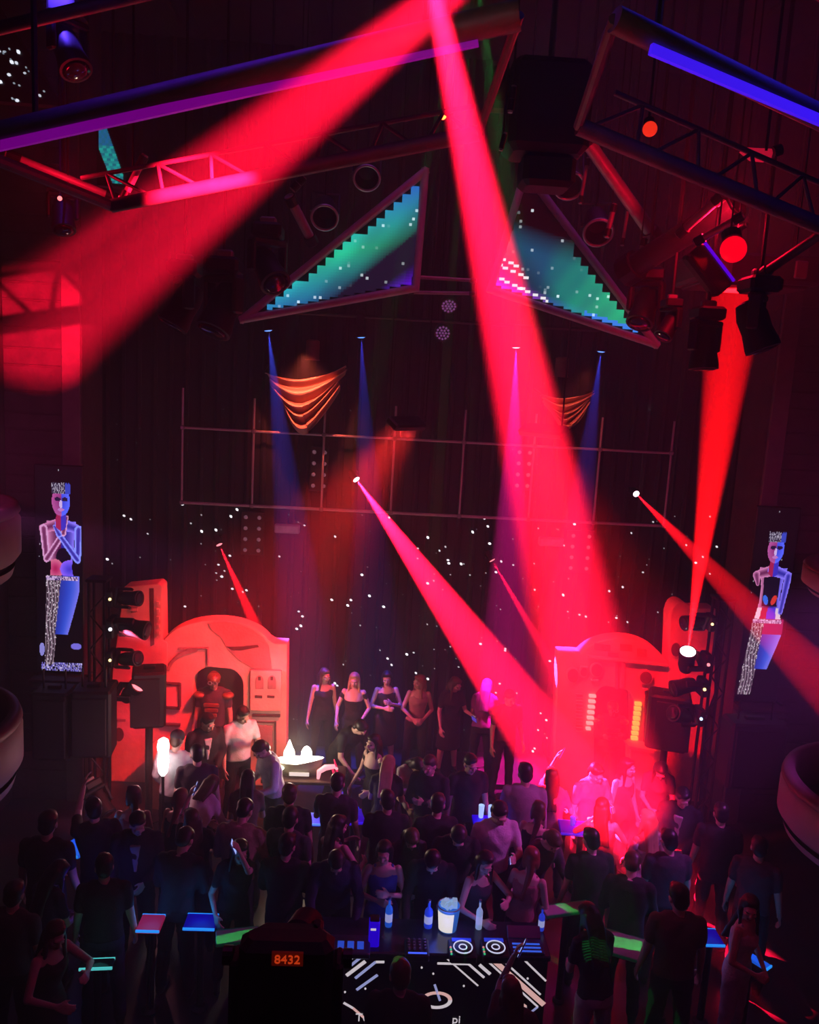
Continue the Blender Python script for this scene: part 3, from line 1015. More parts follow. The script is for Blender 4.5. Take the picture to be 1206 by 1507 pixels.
# black bar fixture with a blue edge
a, b = P(1018, 368, 6.0), P(1064, 428, 6.0)
d = (b - a).normalized()
rot = Matrix((d, Vector((0, 1, 0)), d.cross(Vector((0, 1, 0))))).transposed()
t = thing('batten_light', (a + b) / 2, 'black batten lamp with a thin blue edge below the silver tube', 'stage light')
MB().cbox((a + b) / 2, ((b - a).length, .12, .16), .02, rot).build('housing', BLKP, t)
e = rot @ Vector((0, 0, 1))
sg = 1 if e.x > 0 else -1
MB().box((a + b) / 2 + e * sg * .085 + Vector((0, -.05, 0)), ((b - a).length * .95, .02, .016), rot).build('blue_edge', glow('edge_blue', (0.10, 0.0, 0.9), 0.8), t)
for k in range(5):
    MB().box(a.lerp(b, (k + .5) / 5) + Vector((0, -.062, 0)), (.07, .01, .09), rot).build('lens_cell', LENSOFF, t)

# black moving heads hung among the tubes
G3 = 'unlit moving heads in the roof'
dn = Vector((0, 0, -1))
for (u, v, Y, s, aim, lab) in [(1043, 452, 6.0, .36, (.05, -.1, -1), 'black unlit moving head hanging before the rising red beam'), (1120, 408, 5.6, .40, (.35, -.2, -.9), 'black unlit moving head hanging beside the right pillar'),
                               (990, 440, 6.6, .26, (-.5, -.3, -.8), 'small dark moving head beside the tip of the right triangle'), (330, 380, 7.6, .55, (-.3, -.4, -.9), 'large dark moving head under the long truss beside the left triangle'),
                               (272, 385, 7.9, .50, (-.4, -.2, -.8), 'dark moving head under the long truss close to the left wall'), (395, 330, 8.0, .50, (.4, -.5, -.6), 'dark moving head above the long edge of the left triangle'),
                               (92, 268, 4.8, .22, (.2, -.4, -.9), 'small dark moving head hanging under the red-lit tubes at the left'), (955, 395, 7.1, .4, (-.3, -.4, -.8), 'dark moving head behind the right triangle under the thick black tube'),
                               (100, 5, 4.2, .26, (.4, -.3, -.8), 'moving head catching blue light by the ceiling at the left')]:
    b = P(u, v, Y)
    m = moving_head(b, dn, aim, s, lab, None, G3)
    MB().cyl(b + Vector((0, 0, .03)), Vector((b.x, b.y, ZC - .11)), .014, n=6).build('drop_rod', BLK, m)
spot('corner_fill_blue', P(60, -80, 4.0), P(100, 35, 4.2), 40, (0.10, 0.04, 1.0), 90, .6)  # added blue light, without a lamp, on the corner fixture

# star panel high on the left and a slice of another teal screen
c = P(35, 60, 8.0)
t = thing('star_panel', c, 'dark star-dotted video panel high in the left roof corner', 'screen')
x0, x1 = P(-60, 60, 8.0).x, P(90, 60, 8.0).x
z0, z1 = P(35, 150, 8.0).z, P(35, -40, 8.0).z
MB().prism([Vector((x0, 8.03, z0)), Vector((x1, 8.03, z0)), Vector((x1 - .75, 8.03, z1)), Vector((x0, 8.03, z1))], (0, .1, 0)).build('casing', BLKP, t)
quads = []
for k in range(60):
    f = rs.random()
    q = Vector((x0 + (x1 - x0 - .75 * f - .05) * rs.random(), 8.02, z0 + (z1 - z0) * f))
    e = rs.random() ** 2
    star(q, .008 + .01 * e, (.15 + .9 * e, .2 + .9 * e, .25 + 1.0 * e))
setp(pixel_grid('panel_stars', quads, glow_attr('panel_stars', 1.0), t), kind='stuff')
for x in (x0 + .2, x1 - .9):
    MB().cyl((x, 8.08, z1), (x, 8.08, ZC - .11), .012, n=6).build('drop_wire', BLK, t)
c = P(165, 230, 7.0)
t = thing('teal_panel', c, 'slim teal video panel seen through the lattice truss at the left', 'screen')
xa, xb = P(146, 230, 7.0).x, P(182, 230, 7.0).x
zt, zb2 = P(165, 190, 7.0).z, P(165, 270, 7.0).z
quads = []
nr = 22
for j in range(nr):
    f = j / nr
    l, r_ = xa + (xb - xa) * max(0, (f - .35) * .9), xa + (xb - xa) * min(1, .35 + .8 * f)
    zz0, zz1 = zt + (zb2 - zt) * f, zt + (zb2 - zt) * (f + 1 / nr)
    n = 4
    for i in range(n):
        w = .5 + .5 * math.sin(i * 3.1 + j * 1.7)
        quads.append(([Vector((l + (r_ - l) * i / n, 6.99, zz1)), Vector((l + (r_ - l) * (i + 1) / n, 6.99, zz1)), Vector((l + (r_ - l) * (i + 1) / n, 6.99, zz0)), Vector((l + (r_ - l) * i / n, 6.99, zz0))], (.005, .10 + .22 * w * (f > .3), .16 + .12 * w)))
pixel_grid('led_wall', quads, glow_attr('led_wall', 1.15), t)
MB().box(((xa + xb) / 2, 7.05, (zt + zb2) / 2), (xb - xa + .04, .09, zt - zb2 + .04)).build('casing', BLKP, t)
MB().cyl(((xa + xb) / 2, 7.05, zt), ((xa + xb) / 2, 7.05, ZC - .11), .012, n=6).build('drop_wire', BLK, t)

# hanging equipment case that stops the rising red beam
c = P(1096, 402, 8.1)
t = thing('rigging_case', c, 'black hanging equipment case where the rising red beam ends', 'case')
MB().cbox(c, (1.15, .8, .26), .03).build('case', BLKP, t)
for s_ in (-1, 1):
    MB().cbox(c + Vector((s_ * .35, -.41, 0)), (.12, .03, .16), .01).build('latch', GREYM, t)
    MB().cyl(c + Vector((s_ * .45, 0, .12)), Vector((c.x + s_ * .45, c.y, ZC - .11)), .012, n=6).build('drop_wire', BLK, t)
MB().cbox(c + Vector((0, 0, -.14)), (1.0, .6, .03), .01).build('bottom_plate', BLK, t)

# ================================================================== scenery
YS = 11.8


def poly(pix, Y=YS):
    return [P(u, v, Y) for u, v in pix]


def arc_px(c, rx, ry, a0, a1, n):
    return [(c[0] + rx * math.cos(R(a0 + (a1 - a0) * k / n)), c[1] - ry * math.sin(R(a0 + (a1 - a0) * k / n))) for k in range(n + 1)]


def ground(pts, idx):
    for i in idx:
        pts[i].z = 0.0
    return pts


def slab(name, pix, m, parent, proud=0.04, Y=YS, deep=None, bevel=.008):
    """a raised panel on the front face"""
    return MB().prism([P(u, v, Y) + Vector((0, -proud, 0)) for u, v in pix], (0, (deep or proud) + .01, 0)).build(name, m, parent, bevel=bevel)


def rect(u0, v0, u1, v1, sk=0.055):
    """a rectangle that follows the slant of level lines in the picture"""
    c = (u1 - u0) * sk
    return [(u0, v0), (u1, v0 + c), (u1, v1 + c), (u0, v1)]


# ---- left piece: domed house front with a tower
t = thing('domed_scenery', (-3.1, YS, 0), 'sand-coloured stage scenery with tower, dome and arched niche, lit red, with relief door', 'scenery', 'domed stage scenery')
niche = arc_px((309, 1008), 25, 26, 180, 90, 6) + arc_px((333, 1010), 25, 26, 90, 0, 6)
body = [(213, 1160), (213, 990), (236, 948), (243, 945)] + arc_px((318, 957), 82, 44, 165, 20, 16) + [(403, 947), (423, 948), (421, 1160), (357, 1160)] + niche[::-1] + [(284, 1160)]
pts = poly(body)
for p in pts:
    if p.z < .25: p.z = 0
MB().prism(pts, (0, .3, 0)).build('front_wall', SAND, t, bevel=.015)
tower = [(160, 1160), (166, 985), (182, 864), (232, 859), (238, 864), (239, 942), (246, 946), (246, 990), (214, 992), (214, 1160)]
pts = poly(tower, YS - .02)
for p in pts:
    if p.z < .25: p.z = 0
MB().prism(pts, (0, .34, 0)).build('tower', SAND, t, bevel=.015)
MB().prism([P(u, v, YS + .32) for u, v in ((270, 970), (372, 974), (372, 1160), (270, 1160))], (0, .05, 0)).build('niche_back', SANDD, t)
slab('recess_shade', [(220, 865), (227, 865), (228, 948), (222, 951)], GROOVE, t, .026)  # raised dark strip stands in for the shade of the tower recess
for k in range(5):
    slab('tower_stud', rect(231, 884 + k * 11, 236, 889 + k * 11), SAND, t, .05)
slab('tower_relief', [(192, 876), (199, 870), (204, 876), (203, 900), (194, 902)], SAND2, t, .03)
slab('tower_band', rect(192, 894, 204, 898), SAND, t, .05)
pts = arc_px((176, 1080), 7, 10, 0, 345, 23)
slab('round_port', pts, GROOVE, t, .028)  # dark disc stands in for a shaded hole
slab('base_band', rect(164, 1056, 186, 1060), SAND2, t, .03)
# dark patch on the dome
slab('dark_patch', [(305, 917), (330, 914.5), (352, 918), (372, 926), (388, 938), (396, 950), (400, 985), (372, 984), (352, 972), (334, 955), (325, 938), (312, 928)], SAND2, t, .012)
slab('patch_edge', [(333, 951), (352, 951), (380, 948), (382, 952), (356, 957), (342, 957)], GROOVE, t, .018)
# curved relief ornament
o1 = arc_px((300, 990), 55, 38, 175, 100, 10)
o2 = arc_px((300, 990), 50, 32, 100, 175, 10)
slab('curved_moulding', o1 + o2, SAND2, t, .03)
slab('level_moulding', [(262, 953), (307, 952), (307, 955), (262, 956)], SAND2, t, .03)
slab('upright_moulding', [(305, 952), (308, 952), (308, 978), (305, 978)], SAND2, t, .03)
# left wall panel with two bars
slab('wall_panel', rect(244, 1006, 264, 1038), SAND, t, .03)
for v in (1003, 1038, 1063):
    slab('panel_bar', rect(242, v, 266, v + 4), GROOVE, t, .045)
slab('panel_side', rect(263, 1005, 267, 1040), GROOVE, t, .045)
# right relief door
door = slab('door_panel', rect(369, 985, 415, 1044, .02), SAND, t, .05)
for k in (0, 1):
    u = 377 + 18 * k
    slab('door_arch', [(u, 1012)] + arc_px((u + 6, 1001), 6, 9, 180, 0, 8) + [(u + 12, 1012)], SAND2, door, .062)
    slab('arch_slit', rect(u + 4, 993, u + 8, 999), GROOVE, door, .068)
    slab('door_slot', rect(u - 1, 1021, u + 10, 1025), GROOVE, door, .062)
slab('door_bar', rect(372, 1050, 413, 1054, .02), GROOVE, t, .03)
for (a, b, c_, d) in ((374, 1061, 407, 1063), (404, 1061, 407, 1112), (374, 1061, 377, 1112)):
    slab('lower_frame', rect(a, b, c_, d, .02), GROOVE, t, .03)
slab('lower_panel', rect(380, 1067, 402, 1112, .02), SAND2, t, .02)
# rounded drum in front of the left wing
c = P(258, 1160, YS - .45)
d = thing('plaster_drum', (c.x, YS - .45, 0), 'red-lit rounded plaster drum at the foot of the left scenery below a loudspeaker', 'scenery')
MB().lathe([(.40, 0), (.40, .72), (.37, .80), (.30, .84), (.02, .86)], (c.x, YS - .45, 0), n=28).build('drum', SAND, d, smooth='auto')
MB().lathe([(.42, .66), (.42, .70)], (c.x, YS - .45, 0), n=28).build('rim_band', SAND2, d, smooth='auto')

# ---- right piece
t = thing('domed_scenery', (3.2, YS, 0), 'sand-coloured stage scenery with dome, round ports and two columns of lit slots, lit red', 'scenery', 'domed stage scenery')
niche = arc_px((894, 1030), 18, 20, 180, 95, 6) + arc_px((915, 1032), 18, 18, 85, 0, 6)
body = [(814, 1175), (823, 960), (850, 961)] + arc_px((914, 985), 68, 46, 150, 20, 16) + [(985, 974), (985, 1050), (962, 1040), (962, 1105), (979, 1110), (979, 1175), (935, 1175)] + niche[::-1] + [(874, 1175)]
pts = poly(body)
for p in pts:
    if p.z < .35: p.z = 0
MB().prism(pts, (0, .3, 0)).build('front_wall', SAND, t, bevel=.015)
tower = [(984, 1175), (984, 1000), (986, 960), (988, 905)] + arc_px((1004, 905), 15, 19, 170, 30, 8) + [(1054, 896), (1052, 1020), (1036, 1062), (1030, 1175)]
pts = poly(tower, YS - .02)
for p in pts:
    if p.z < .35: p.z = 0
MB().prism(pts, (0, .34, 0)).build('tower', SAND, t, bevel=.015)
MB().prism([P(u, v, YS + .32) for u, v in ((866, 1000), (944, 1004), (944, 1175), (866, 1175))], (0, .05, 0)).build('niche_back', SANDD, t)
slab('dome_ledge', [(864, 963), (982, 976), (982, 980), (864, 967)], SAND, t, .06)
for (u, v, a, b) in ((843, 993, 8, 10), (859, 988, 5, 6), (878, 985, 8, 9), (950, 996, 9, 9), (994, 955, 7, 10)):
    ring = arc_px((u, v), a + 2, b + 2, 0, 345, 23)
    pr = slab('port_rim', ring, SAND, t, .035)
    slab('round_port', arc_px((u, v), a, b, 0, 345, 23), SANDD, pr, .042)  # dark disc in place of the shade inside the hole
for (u, v) in ((854, 979), (870, 998)):
    slab('small_bar', rect(u, v, u + 11, v + 3), SAND, t, .05)
for u in (905, 915):
    slab('upright_groove', rect(u, 974, u + 5, 1013), SAND2, t, .03)
slab('dark_groove', [(950, 1014), (953, 1014), (950, 1094), (947, 1094)], GROOVE, t, .03)
slab('groove_cap', rect(945, 1012, 953, 1015), SAND, t, .05)
for (u, v, a, b) in ((887, 951, 12, 5), (922, 952, 9, 5), (945, 960, 7, 6), (903, 962, 8, 3)):
    slab('dome_plate', rect(u - a, v - b, u + a, v + b, .1), SAND2, t, .012)
LW = glow('slot_light_pink', (1.0, 0.42, 0.38), 1.0)
LY = glow('slot_light_yellow', (0.85, 0.62, 0.10), 0.85)
for k in range(7):
    u = 868 - .8 * k
    slab('lit_slot', rect(u - 1 + 0, 1021 + k * 8, u + 9 - (k == 6) * 3, 1025 + k * 8), LW, t, .05)
for k in range(8):
    u = 934 - .8 * k
    slab('lit_slot', rect(u, 1032 + k * 7.2, u + 10, 1037 + k * 7.2), LY, t, .05)
for k in range(12):
    slab('wall_rib', rect(848, 1020 + k * 5, 858, 1022 + k * 5), SAND, t, .02)
for k in range(5):
    slab('tower_rib', rect(1008, 984 + k * 4, 1015, 986 + k * 4), SAND, t, .03)
slab('tower_seam', rect(1000, 990, 1002, 1026), SAND2, t, .02)
bt = thing('plaster_buttress', (3.3, YS - .3, 0), 'low red-lit plaster buttress at the foot of the right scenery', 'scenery')
pts = [P(u, v, YS - .28) for u, v in ((928, 1100), (948, 1104), (960, 1102), (979, 1110), (978, 1122), (958, 1152), (940, 1175), (928, 1175))]
for p in pts:
    if p.z < .35: p.z = 0
MB().prism(pts, (0, .26, 0)).build('wedge', SAND, bt, bevel=.02)
MB().prism([P(u, v, YS - .30) for u, v in ((926, 1098), (979, 1108), (979, 1112), (926, 1102))], (0, .3, 0)).build('coping', SAND, bt)

# ---------------------------------------------------------------- loudspeakers
def loudspeaker(u0, v0, u1, v1, Y, depth, lab, rz=0.0, hang=None):
    a, b = P(u0, v0, Y), P(u1, v1, Y)
    c = (a + b) / 2
    w, h = abs(b.x - a.x), abs(a.z - b.z)
    t = thing('loudspeaker', (c.x, Y, c.z - h / 2), lab, 'loudspeaker', 'black loudspeakers')
    rot = Matrix.Rotation(rz, 3, 'Z')
    cab = MB().cbox(c + Vector((0, depth / 2, 0)), (w, depth, h), .03, rot).build('cabinet', BLKP, t)
    MB().cbox(c + rot @ Vector((0, -depth * .02, -.02)) , (w * .86, .03, h * .86), .01, rot).build('grille', mat('speaker_grille', (0.018, 0.016, 0.02), 0.7, 0.3, .3, 60), t)
    MB().cbox(c + Vector((0, depth * .5, h / 2 + .02)), (w * .35, .08, .05), .01, rot).build('handle', BLK, cab)
    if hang == 'floor':
        MB().cyl((c.x, Y + depth / 2, 0.02), (c.x, Y + depth / 2, c.z - h / 2), .05, n=12).build('stand_pole', BLK, t)
        MB().lathe([(.2, 0), (.2, .02), (.05, .05)], (c.x, Y + depth / 2, 0), n=20).build('stand_foot', BLK, t)
    else:
        for s in (-1, 1):
            MB().cyl((c.x + s * w * .3, Y + depth * .5, c.z + h / 2), (c.x + s * w * .3, Y + depth * .5, c.z + h / 2 + .25), .015, n=6).build('fly_strap', BLK, t)
    return t


loudspeaker(189, 990, 238, 1074, 10.6, .4, 'black loudspeaker on a pole before the left tower scenery', .25, 'floor')
loudspeaker(965, 1026, 1015, 1108, 10.9, .4, 'black loudspeaker on a pole before the right tower scenery', -.3, 'floor')
loudspeaker(102, 1018, 160, 1118, 10.1, .4, 'large black loudspeaker hanging under the left screen beside the tower of lamps', .1)
loudspeaker(44, 1020, 100, 1122, 10.1, .4, 'large black loudspeaker hanging under the left screen on the wall side', 0)
loudspeaker(1080, 1066, 1150, 1165, 10.1, .4, 'large black loudspeaker below the right screen', 0)

# shelves of cables under the screens
for side, (u0, u1, v) in (('left', (46, 132, 1000)), ('right', (1088, 1160, 1043))):
    a, b = P(u0, v, 10.95), P(u1, v, 10.95)
    z = (a.z + b.z) / 2
    t = thing('screen_ledge', ((a.x + b.x) / 2, 10.95, z), 'slatted ledge under the %s screen' % ('crossed-arms figure' if side == 'left' else 'dark-bodice figure'), 'ledge', 'ledges under the screens')
    for k in range(3):
        MB().cbox(((a.x + b.x) / 2, 11.0, z - k * .10), (b.x - a.x, .30, .035), .008).build('slat', WOOD, t)
    for x in (a.x + .05, b.x - .05):
        MB().box((x, 11.1, z - .12), (.04, .16, .34)).build('bracket', BLK, t)

# ---------------------------------------------------------------- towers of side lamps
LEDY = glow('led_yellow', (1.0, 0.75, 0.3), 3.0)
LEDW = glow('led_white', (0.9, 0.9, 1.0), 2.5)
LEDB = glow('led_ice', (0.45, 0.75, 1.0), 3.0)


def lamp_tower(u, v_top, side, lab):
    p = P(u, v_top, 10.75)
    t = thing('lamp_tower', (p.x, 10.75, 0), lab, 'lamp stand', 'lamp towers')
    MB().lathe([(.28, 0), (.28, .04), (.08, .08)], (p.x, 10.75, 0), n=20).build('foot', BLK, t)
    for dx, dy in ((-.1, -.1), (.1, -.1), (-.1, .1), (.1, .1)):
        MB().cyl((p.x + dx, 10.75 + dy, .05), (p.x + dx, 10.75 + dy, p.z), .022, n=8).build('upright', BLK, t)
    z = .2
    k = 0
    while z < p.z - .25:
        s = 1 if k % 2 else -1
        MB().cyl((p.x - .1 * s, 10.65, z), (p.x + .1 * s, 10.65, z + .25), .012, n=6).build('brace', BLK, t)
        z += .25
        k += 1
    MB().cbox((p.x, 10.75, p.z), (.28, .28, .04), .01).build('top_plate', BLK, t)
    return p.x


tx = lamp_tower(146, 852, 'left', 'black lattice lamp tower before the left scenery, carrying side lamps')
G4 = 'side lamps on the towers'
for (v, s, aim, led, lab) in [(878, .36, (.9, -.3, .1), LEDY, 'top side lamp on the left tower, amber indicator'), (921, .44, (.95, -.2, -.1), LEDW, 'second side lamp on the left tower, white indicator, head against the red tower'),
                              (967, .36, (.8, -.4, .2), LEDY, 'third side lamp on the left tower, amber indicator'), (1016, .40, (.6, -.3, .7), LEDB, 'lowest side lamp on the left tower, ice-blue indicator')]:
    b = P(150, v, 10.68)
    b.x = tx + .14
    moving_head(b, (1, -.08, 0), aim, s, lab, LENSRED if v == 1016 else None, G4, led, name='side_lamp')
tx = lamp_tower(1066, 880, 'right', 'black lattice lamp tower before the right scenery, carrying side lamps')
for (v, s, aim, led, lab) in [(916, .36, (-.9, -.3, -.1), LEDY, 'top side lamp on the right tower, amber indicator'), (1011, .40, (-.95, -.2, -.2), LEDY, 'third side lamp on the right tower, amber indicator'),
                              (1054, .40, (-.7, -.4, .3), LEDB, 'lowest side lamp on the right tower, ice-blue indicator')]:
    b = P(1062, v, 10.68)
    b.x = tx - .14
    moving_head(b, (-1, -.08, 0), aim, s, lab, None, G4, led, name='side_lamp')
lp = P(1013, 958, 10.55)
tgt = P(1086, 425, 8.3)
aim = (tgt - lp).normalized()
sz = .42
b = lp - aim * sz * .47 - Vector((-1, -.05, 0)).normalized() * sz * .78
b.x = tx - .14
out = (lp - aim * sz * .47 - b).normalized()
moving_head(lp - aim * sz * .47 - out * sz * .78, out, aim, sz, 'second side lamp on the right tower throwing a red beam up to the roof', WHITEHOT, G4, LENSRED, (tgt, 7.0, (1.0, 0.003, 0.006), 300000, .5), name='side_lamp')

# low dark fixtures by the foot of the left tower
pb = P(133, 1150, 10.2)
pl_ = moving_head(pb, (.4, -.2, -.6), (.6, -.5, -.6), .40, 'unlit moving head under the large loudspeaker at the left', None, G4, None, name='side_lamp')

MB().cyl((pb.x, pb.y + .03, .02), pb, .025, n=8).build('stand_pole', BLK, pl_)
MB().lathe([(.16, 0), (.16, .02), (.03, .04)], (pb.x, pb.y + .03, 0), n=16).build('stand_foot', BLK, pl_)
# red wash panels added to light the scenery
CL, CR = (1.0, 0.022, 0.022), (1.0, 0.006, 0.009)
G5 = 'added red wash panels before the scenery'
for (x, y, z, tgt, colr, pw, lab) in [(-0.45, 9.9, 5.7, (-3.0, 11.8, 1.5), CL, 115, 'added black red-glowing wash panel hung below the left triangle'),
                                      (1.2, 9.9, 5.7, (3.0, 11.8, 1.4), CR, 115, 'added black red-glowing wash panel hung below the right triangle')]:
    p = Vector((x, y, z))
    aim = (Vector(tgt) - p).normalized()
    t = thing('added_wash_panel', p, lab, 'stage light', G5)
    rot = look_quat(aim).to_matrix()
    MB().cbox(p, (.62, .20, .09), .02, rot).build('housing', BLKP, t)
    MB().box(p + aim * .047, (.54, .15, .006), rot).build('diffuser', glow('panel_red', (1.0, 0.02, 0.02), 1.0), t)
    for s_ in (-1, 1):
        MB().cyl(p + Vector((s_ * .22, 0, .03)), (x + s_ * .22, y, ZC - .11), .010, n=6).build('drop_rod', BLK, t)
    light_child(area('added_wash_light', p + aim * .06, tgt, .54, .15, colr, pw, 48), t)
# added pink fill light, without a lamp, on the row at the back wall
spot('row_fill_light', (-4.05, 10.5, 2.75), (-0.2, 12.4, 1.5), 26, (1.0, 0.10, 0.20), 2300, .9, .05)

# ================================================================== DJ desk and tables
YD = 6.84
zt = 1.02
xl, xr = -1.45, 1.05
t = thing('dj_desk', ((xl + xr) / 2, YD, 0), 'black DJ desk with glowing chevron lines and a ring on its front', 'desk')
desk = t
MB().cbox(((xl + xr) / 2, YD + .24, zt - .03), (xr - xl, .50, .06), .012).build('worktop', mat('desk_top', (0.015, 0.015, 0.03), 0.25), t)
MB().box(((xl + xr) / 2, YD + .04, (zt - .06) / 2), (xr - xl - .04, .05, zt - .06)).build('front_panel', mat('desk_front', (0.006, 0.006, 0.008), 0.3), t)
for x in (xl + .04, xr - .04):
    MB().box((x, YD + .23, (zt - .06) / 2), (.05, .36, zt - .06)).build('side_panel', BLKP, t)
LN = {'w': glow('line_white', (0.8, 0.72, 0.78), 0.8), 'b': glow('line_blue', (0.42, 0.45, 0.85), 0.7), 'p': glow('line_pink', (0.95, 0.55, 0.52), 0.75)}
YL = YD + .012


def line(u0, v0, u1, v1, w, k):
    a, b = P(u0, v0, YL), P(u1, v1, YL)
    d = (b - a).normalized()
    n = d.cross(Vector((0, 1, 0))) * (w * 6.0 / 1214)
    MB().prism([a + n, b + n, b - n, a - n], (0, .006, 0)).build('light_line', LN[k], desk)


for L in [(506, 1419, 524, 1405, 3.2, 'w'), (513, 1424, 535, 1406, 2.6, 'b'), (510, 1436, 538, 1415, 3.4, 'w'), (523, 1440, 553, 1416, 2.6, 'b'), (553, 1416, 566, 1416, 2.4, 'w'), (525, 1457, 556, 1435, 2.6, 'b'),
          (506, 1476, 520, 1484, 2.2, 'w'), (520, 1484, 545, 1506, 2.2, 'p'), (656, 1409, 704, 1451, 1.5, 'w'), (644, 1418, 690, 1419, 2.2, 'w'), (690, 1419, 713, 1439, 2.2, 'w'), (706, 1420, 722, 1434, 3.0, 'w'),
          (713, 1410, 792, 1482, 1.8, 'w'), (724, 1411, 801, 1479, 5.0, 'p'), (739, 1412, 796, 1464, 1.8, 'w'), (771, 1412, 804, 1444, 1.8, 'w'), (792, 1482, 760, 1507, 2.0, 'b'), (754, 1466, 775, 1482, 2.4, 'p'),
          (775, 1482, 744, 1504, 2.4, 'w'), (748, 1476, 758, 1483, 2.0, 'w'), (758, 1483, 738, 1496, 2.4, 'w'), (742, 1486, 748, 1481, 4.0, 'w')]:
    line(*L)
ring = [P(643 + 23 * math.cos(2 * PI * k / 32), 1472 + 13 * math.sin(2 * PI * k / 32), YL) for k in range(32)]
ring2 = [P(643 + 17 * math.cos(2 * PI * k / 32), 1472 + 8.5 * math.sin(2 * PI * k / 32), YL) for k in range(32)]
for part, a, b in (('light_ring', 0, 19), ('light_ring', 19, 32)):
    m = MB()
    for k in range(a, b):
        j = (k + 1) % 32
        m.add([ring[k], ring[j], ring2[j], ring2[k]], [(0, 1, 2, 3)])
    m.build(part, LN['w'] if a == 0 else LN['p'], desk)
line(640, 1449, 648, 1473, 2.2, 'b')
for (u, v) in ((621, 1424), (638, 1433), (683, 1451), (538, 1455), (500, 1478), (508, 1460), (777, 1440)):
    MB().ball(P(u, v, YL), .010, 8, 5).build('light_dot', LN['w'], desk)


def writing(txt, u, v, Y, size, m, parent, rx=PI / 2):
    cu = bpy.data.curves.new('lettering', 'FONT')
    cu.body = txt
    cu.size = size
    cu.extrude = .002
    cu.align_x = 'CENTER'
    cu.align_y = 'CENTER'
    o = bpy.data.objects.new('lettering', cu)
    COL.objects.link(o)
    o.parent = parent
    o.location = P(u, v, Y) - ORG[parent]
    o.rotation_euler = (rx, 0, 0)
    cu.materials.append(m)
    dg = bpy.context.evaluated_depsgraph_get()
    me = bpy.data.meshes.new_from_object(o.evaluated_get(dg))
    w = bpy.data.objects.new('lettering', me)
    COL.objects.link(w)
    w.parent = parent
    w.location = o.location
    w.rotation_euler = o.rotation_euler
    bpy.data.objects.remove(o)
    return w


writing('Te', 533, 1498, YL - .004, .115, LN['w'], desk)
writing('pi', 672, 1501, YL - .004, .115, LN['w'], desk)

# things on the desk
def onz(u, v, z):
    return PZ(u, v, z)


zw = zt
for k, (u, v) in enumerate(((681, 1394), (729, 1394))):
    c = onz(u, v, zw + .08)
    p = thing('media_player', (c.x, c.y, zw), 'DJ media player with lit jog wheel on the desk, %s' % ('beside the mixer' if k == 0 else 'beside the open laptop'), 'DJ player', 'media players')
    MB().cbox((c.x, c.y, zw + .04), (.25, .25, .08), .012).build('case', BLKP, p)
    jw = MB().lathe([(.095, .08), (.095, .098), (.085, .104), (.01, .104)], (c.x, c.y - .03, zw), n=28)
    jw = jw.build('jog_wheel', BLK, p, smooth='auto')
    for r_, st_ in ((.085, 1), (.035, 1)):
        MB().tube([(c.x + r_ * math.cos(2 * PI * q / 20), c.y - .03 + r_ * math.sin(2 * PI * q / 20), zw + .106) for q in range(20)], .006, 6, True).build('jog_ring', glow('jog_glow', (0.7, 0.75, 1.0), .9), jw)
    MB().box((c.x, c.y + .095, zw + .084), (.18, .045, .008)).build('display', glow('player_display', (0.03, 0.08, 1.0), .5), p)
    for q in range(4):
        MB().cyl((c.x - .11, c.y - .10 + q * .03, zw + .08), (c.x - .11, c.y - .10 + q * .03, zw + .088), .010, n=10).build('button', glow('btn%d' % (q % 2), [(0.05, 0.9, 0.3), (1, .4, .3)][q % 2], .6), p)
c = onz(614, 1396, zw + .05)
p = thing('dj_mixer', (c.x, c.y, zw), 'DJ mixer with blue light strip on the desk', 'mixer')
MB().cbox((c.x, c.y, zw + .035), (.22, .24, .07), .012).build('case', BLKP, p)
for i in range(4):
    for j in range(4):
        MB().cyl((c.x - .075 + i * .05, c.y - .04 + j * .04, zw + .07), (c.x - .075 + i * .05, c.y - .04 + j * .04, zw + .09), .011, n=8).build('knob', GREYM, p)
MB().box((c.x, c.y - .09, zw + .073), (.17, .014, .008)).build('light_strip', glow('mixer_strip', (0.06, 0.12, 1.0), 1.2), p)
c = onz(776, 1400, zw)
p = thing('laptop', (c.x, c.y, zw), 'laptop lying open flat with blue lit keys at the desk end', 'laptop')
MB().cbox((c.x, c.y + .05, zw + .011), (.32, .20, .02), .006).build('keyboard', mat('laptop_shell', (0.05, 0.06, 0.12), 0.3, .5), p)
for k in range(3):
    MB().box((c.x, c.y - .03 + k * .05, zw + .024), (.26, .02, .004)).build('key_row', glow('keys_blue', (0.04, 0.16, 1.0), .7), p)
sc = MB().cbox((c.x, c.y + .20, zw + .05), (.32, .02, .12), .006, Matrix.Rotation(R(-55), 3, 'X')).build('lid', mat('laptop_shell', (0.05, 0.06, 0.12), 0.3, .5), p)
# blue light rail on the rear of the desk top
c = onz(455, 1396, zw)
p = thing('blue_console', (c.x + .25, c.y, zw), 'long low console glowing blue at the end of the DJ desk', 'console')
MB().cbox((c.x + .25, c.y, zw + .03), (.62, .26, .06), .01).build('case', mat('console_case', (0.03, 0.04, 0.10), 0.3), p)
for k in range(6):
    MB().box((c.x + .02 + k * .09, c.y - .02, zw + .063), (.06, .10, .006)).build('pad', glow('pad_blue', (0.03, 0.12, 0.9), .55), p)
GLB = mat('bottle_blue_glass', (0.03, 0.08, 0.5), 0.12, 0)
GLC = mat('bottle_clear_glass', (0.5, 0.55, 0.7), 0.1, 0)


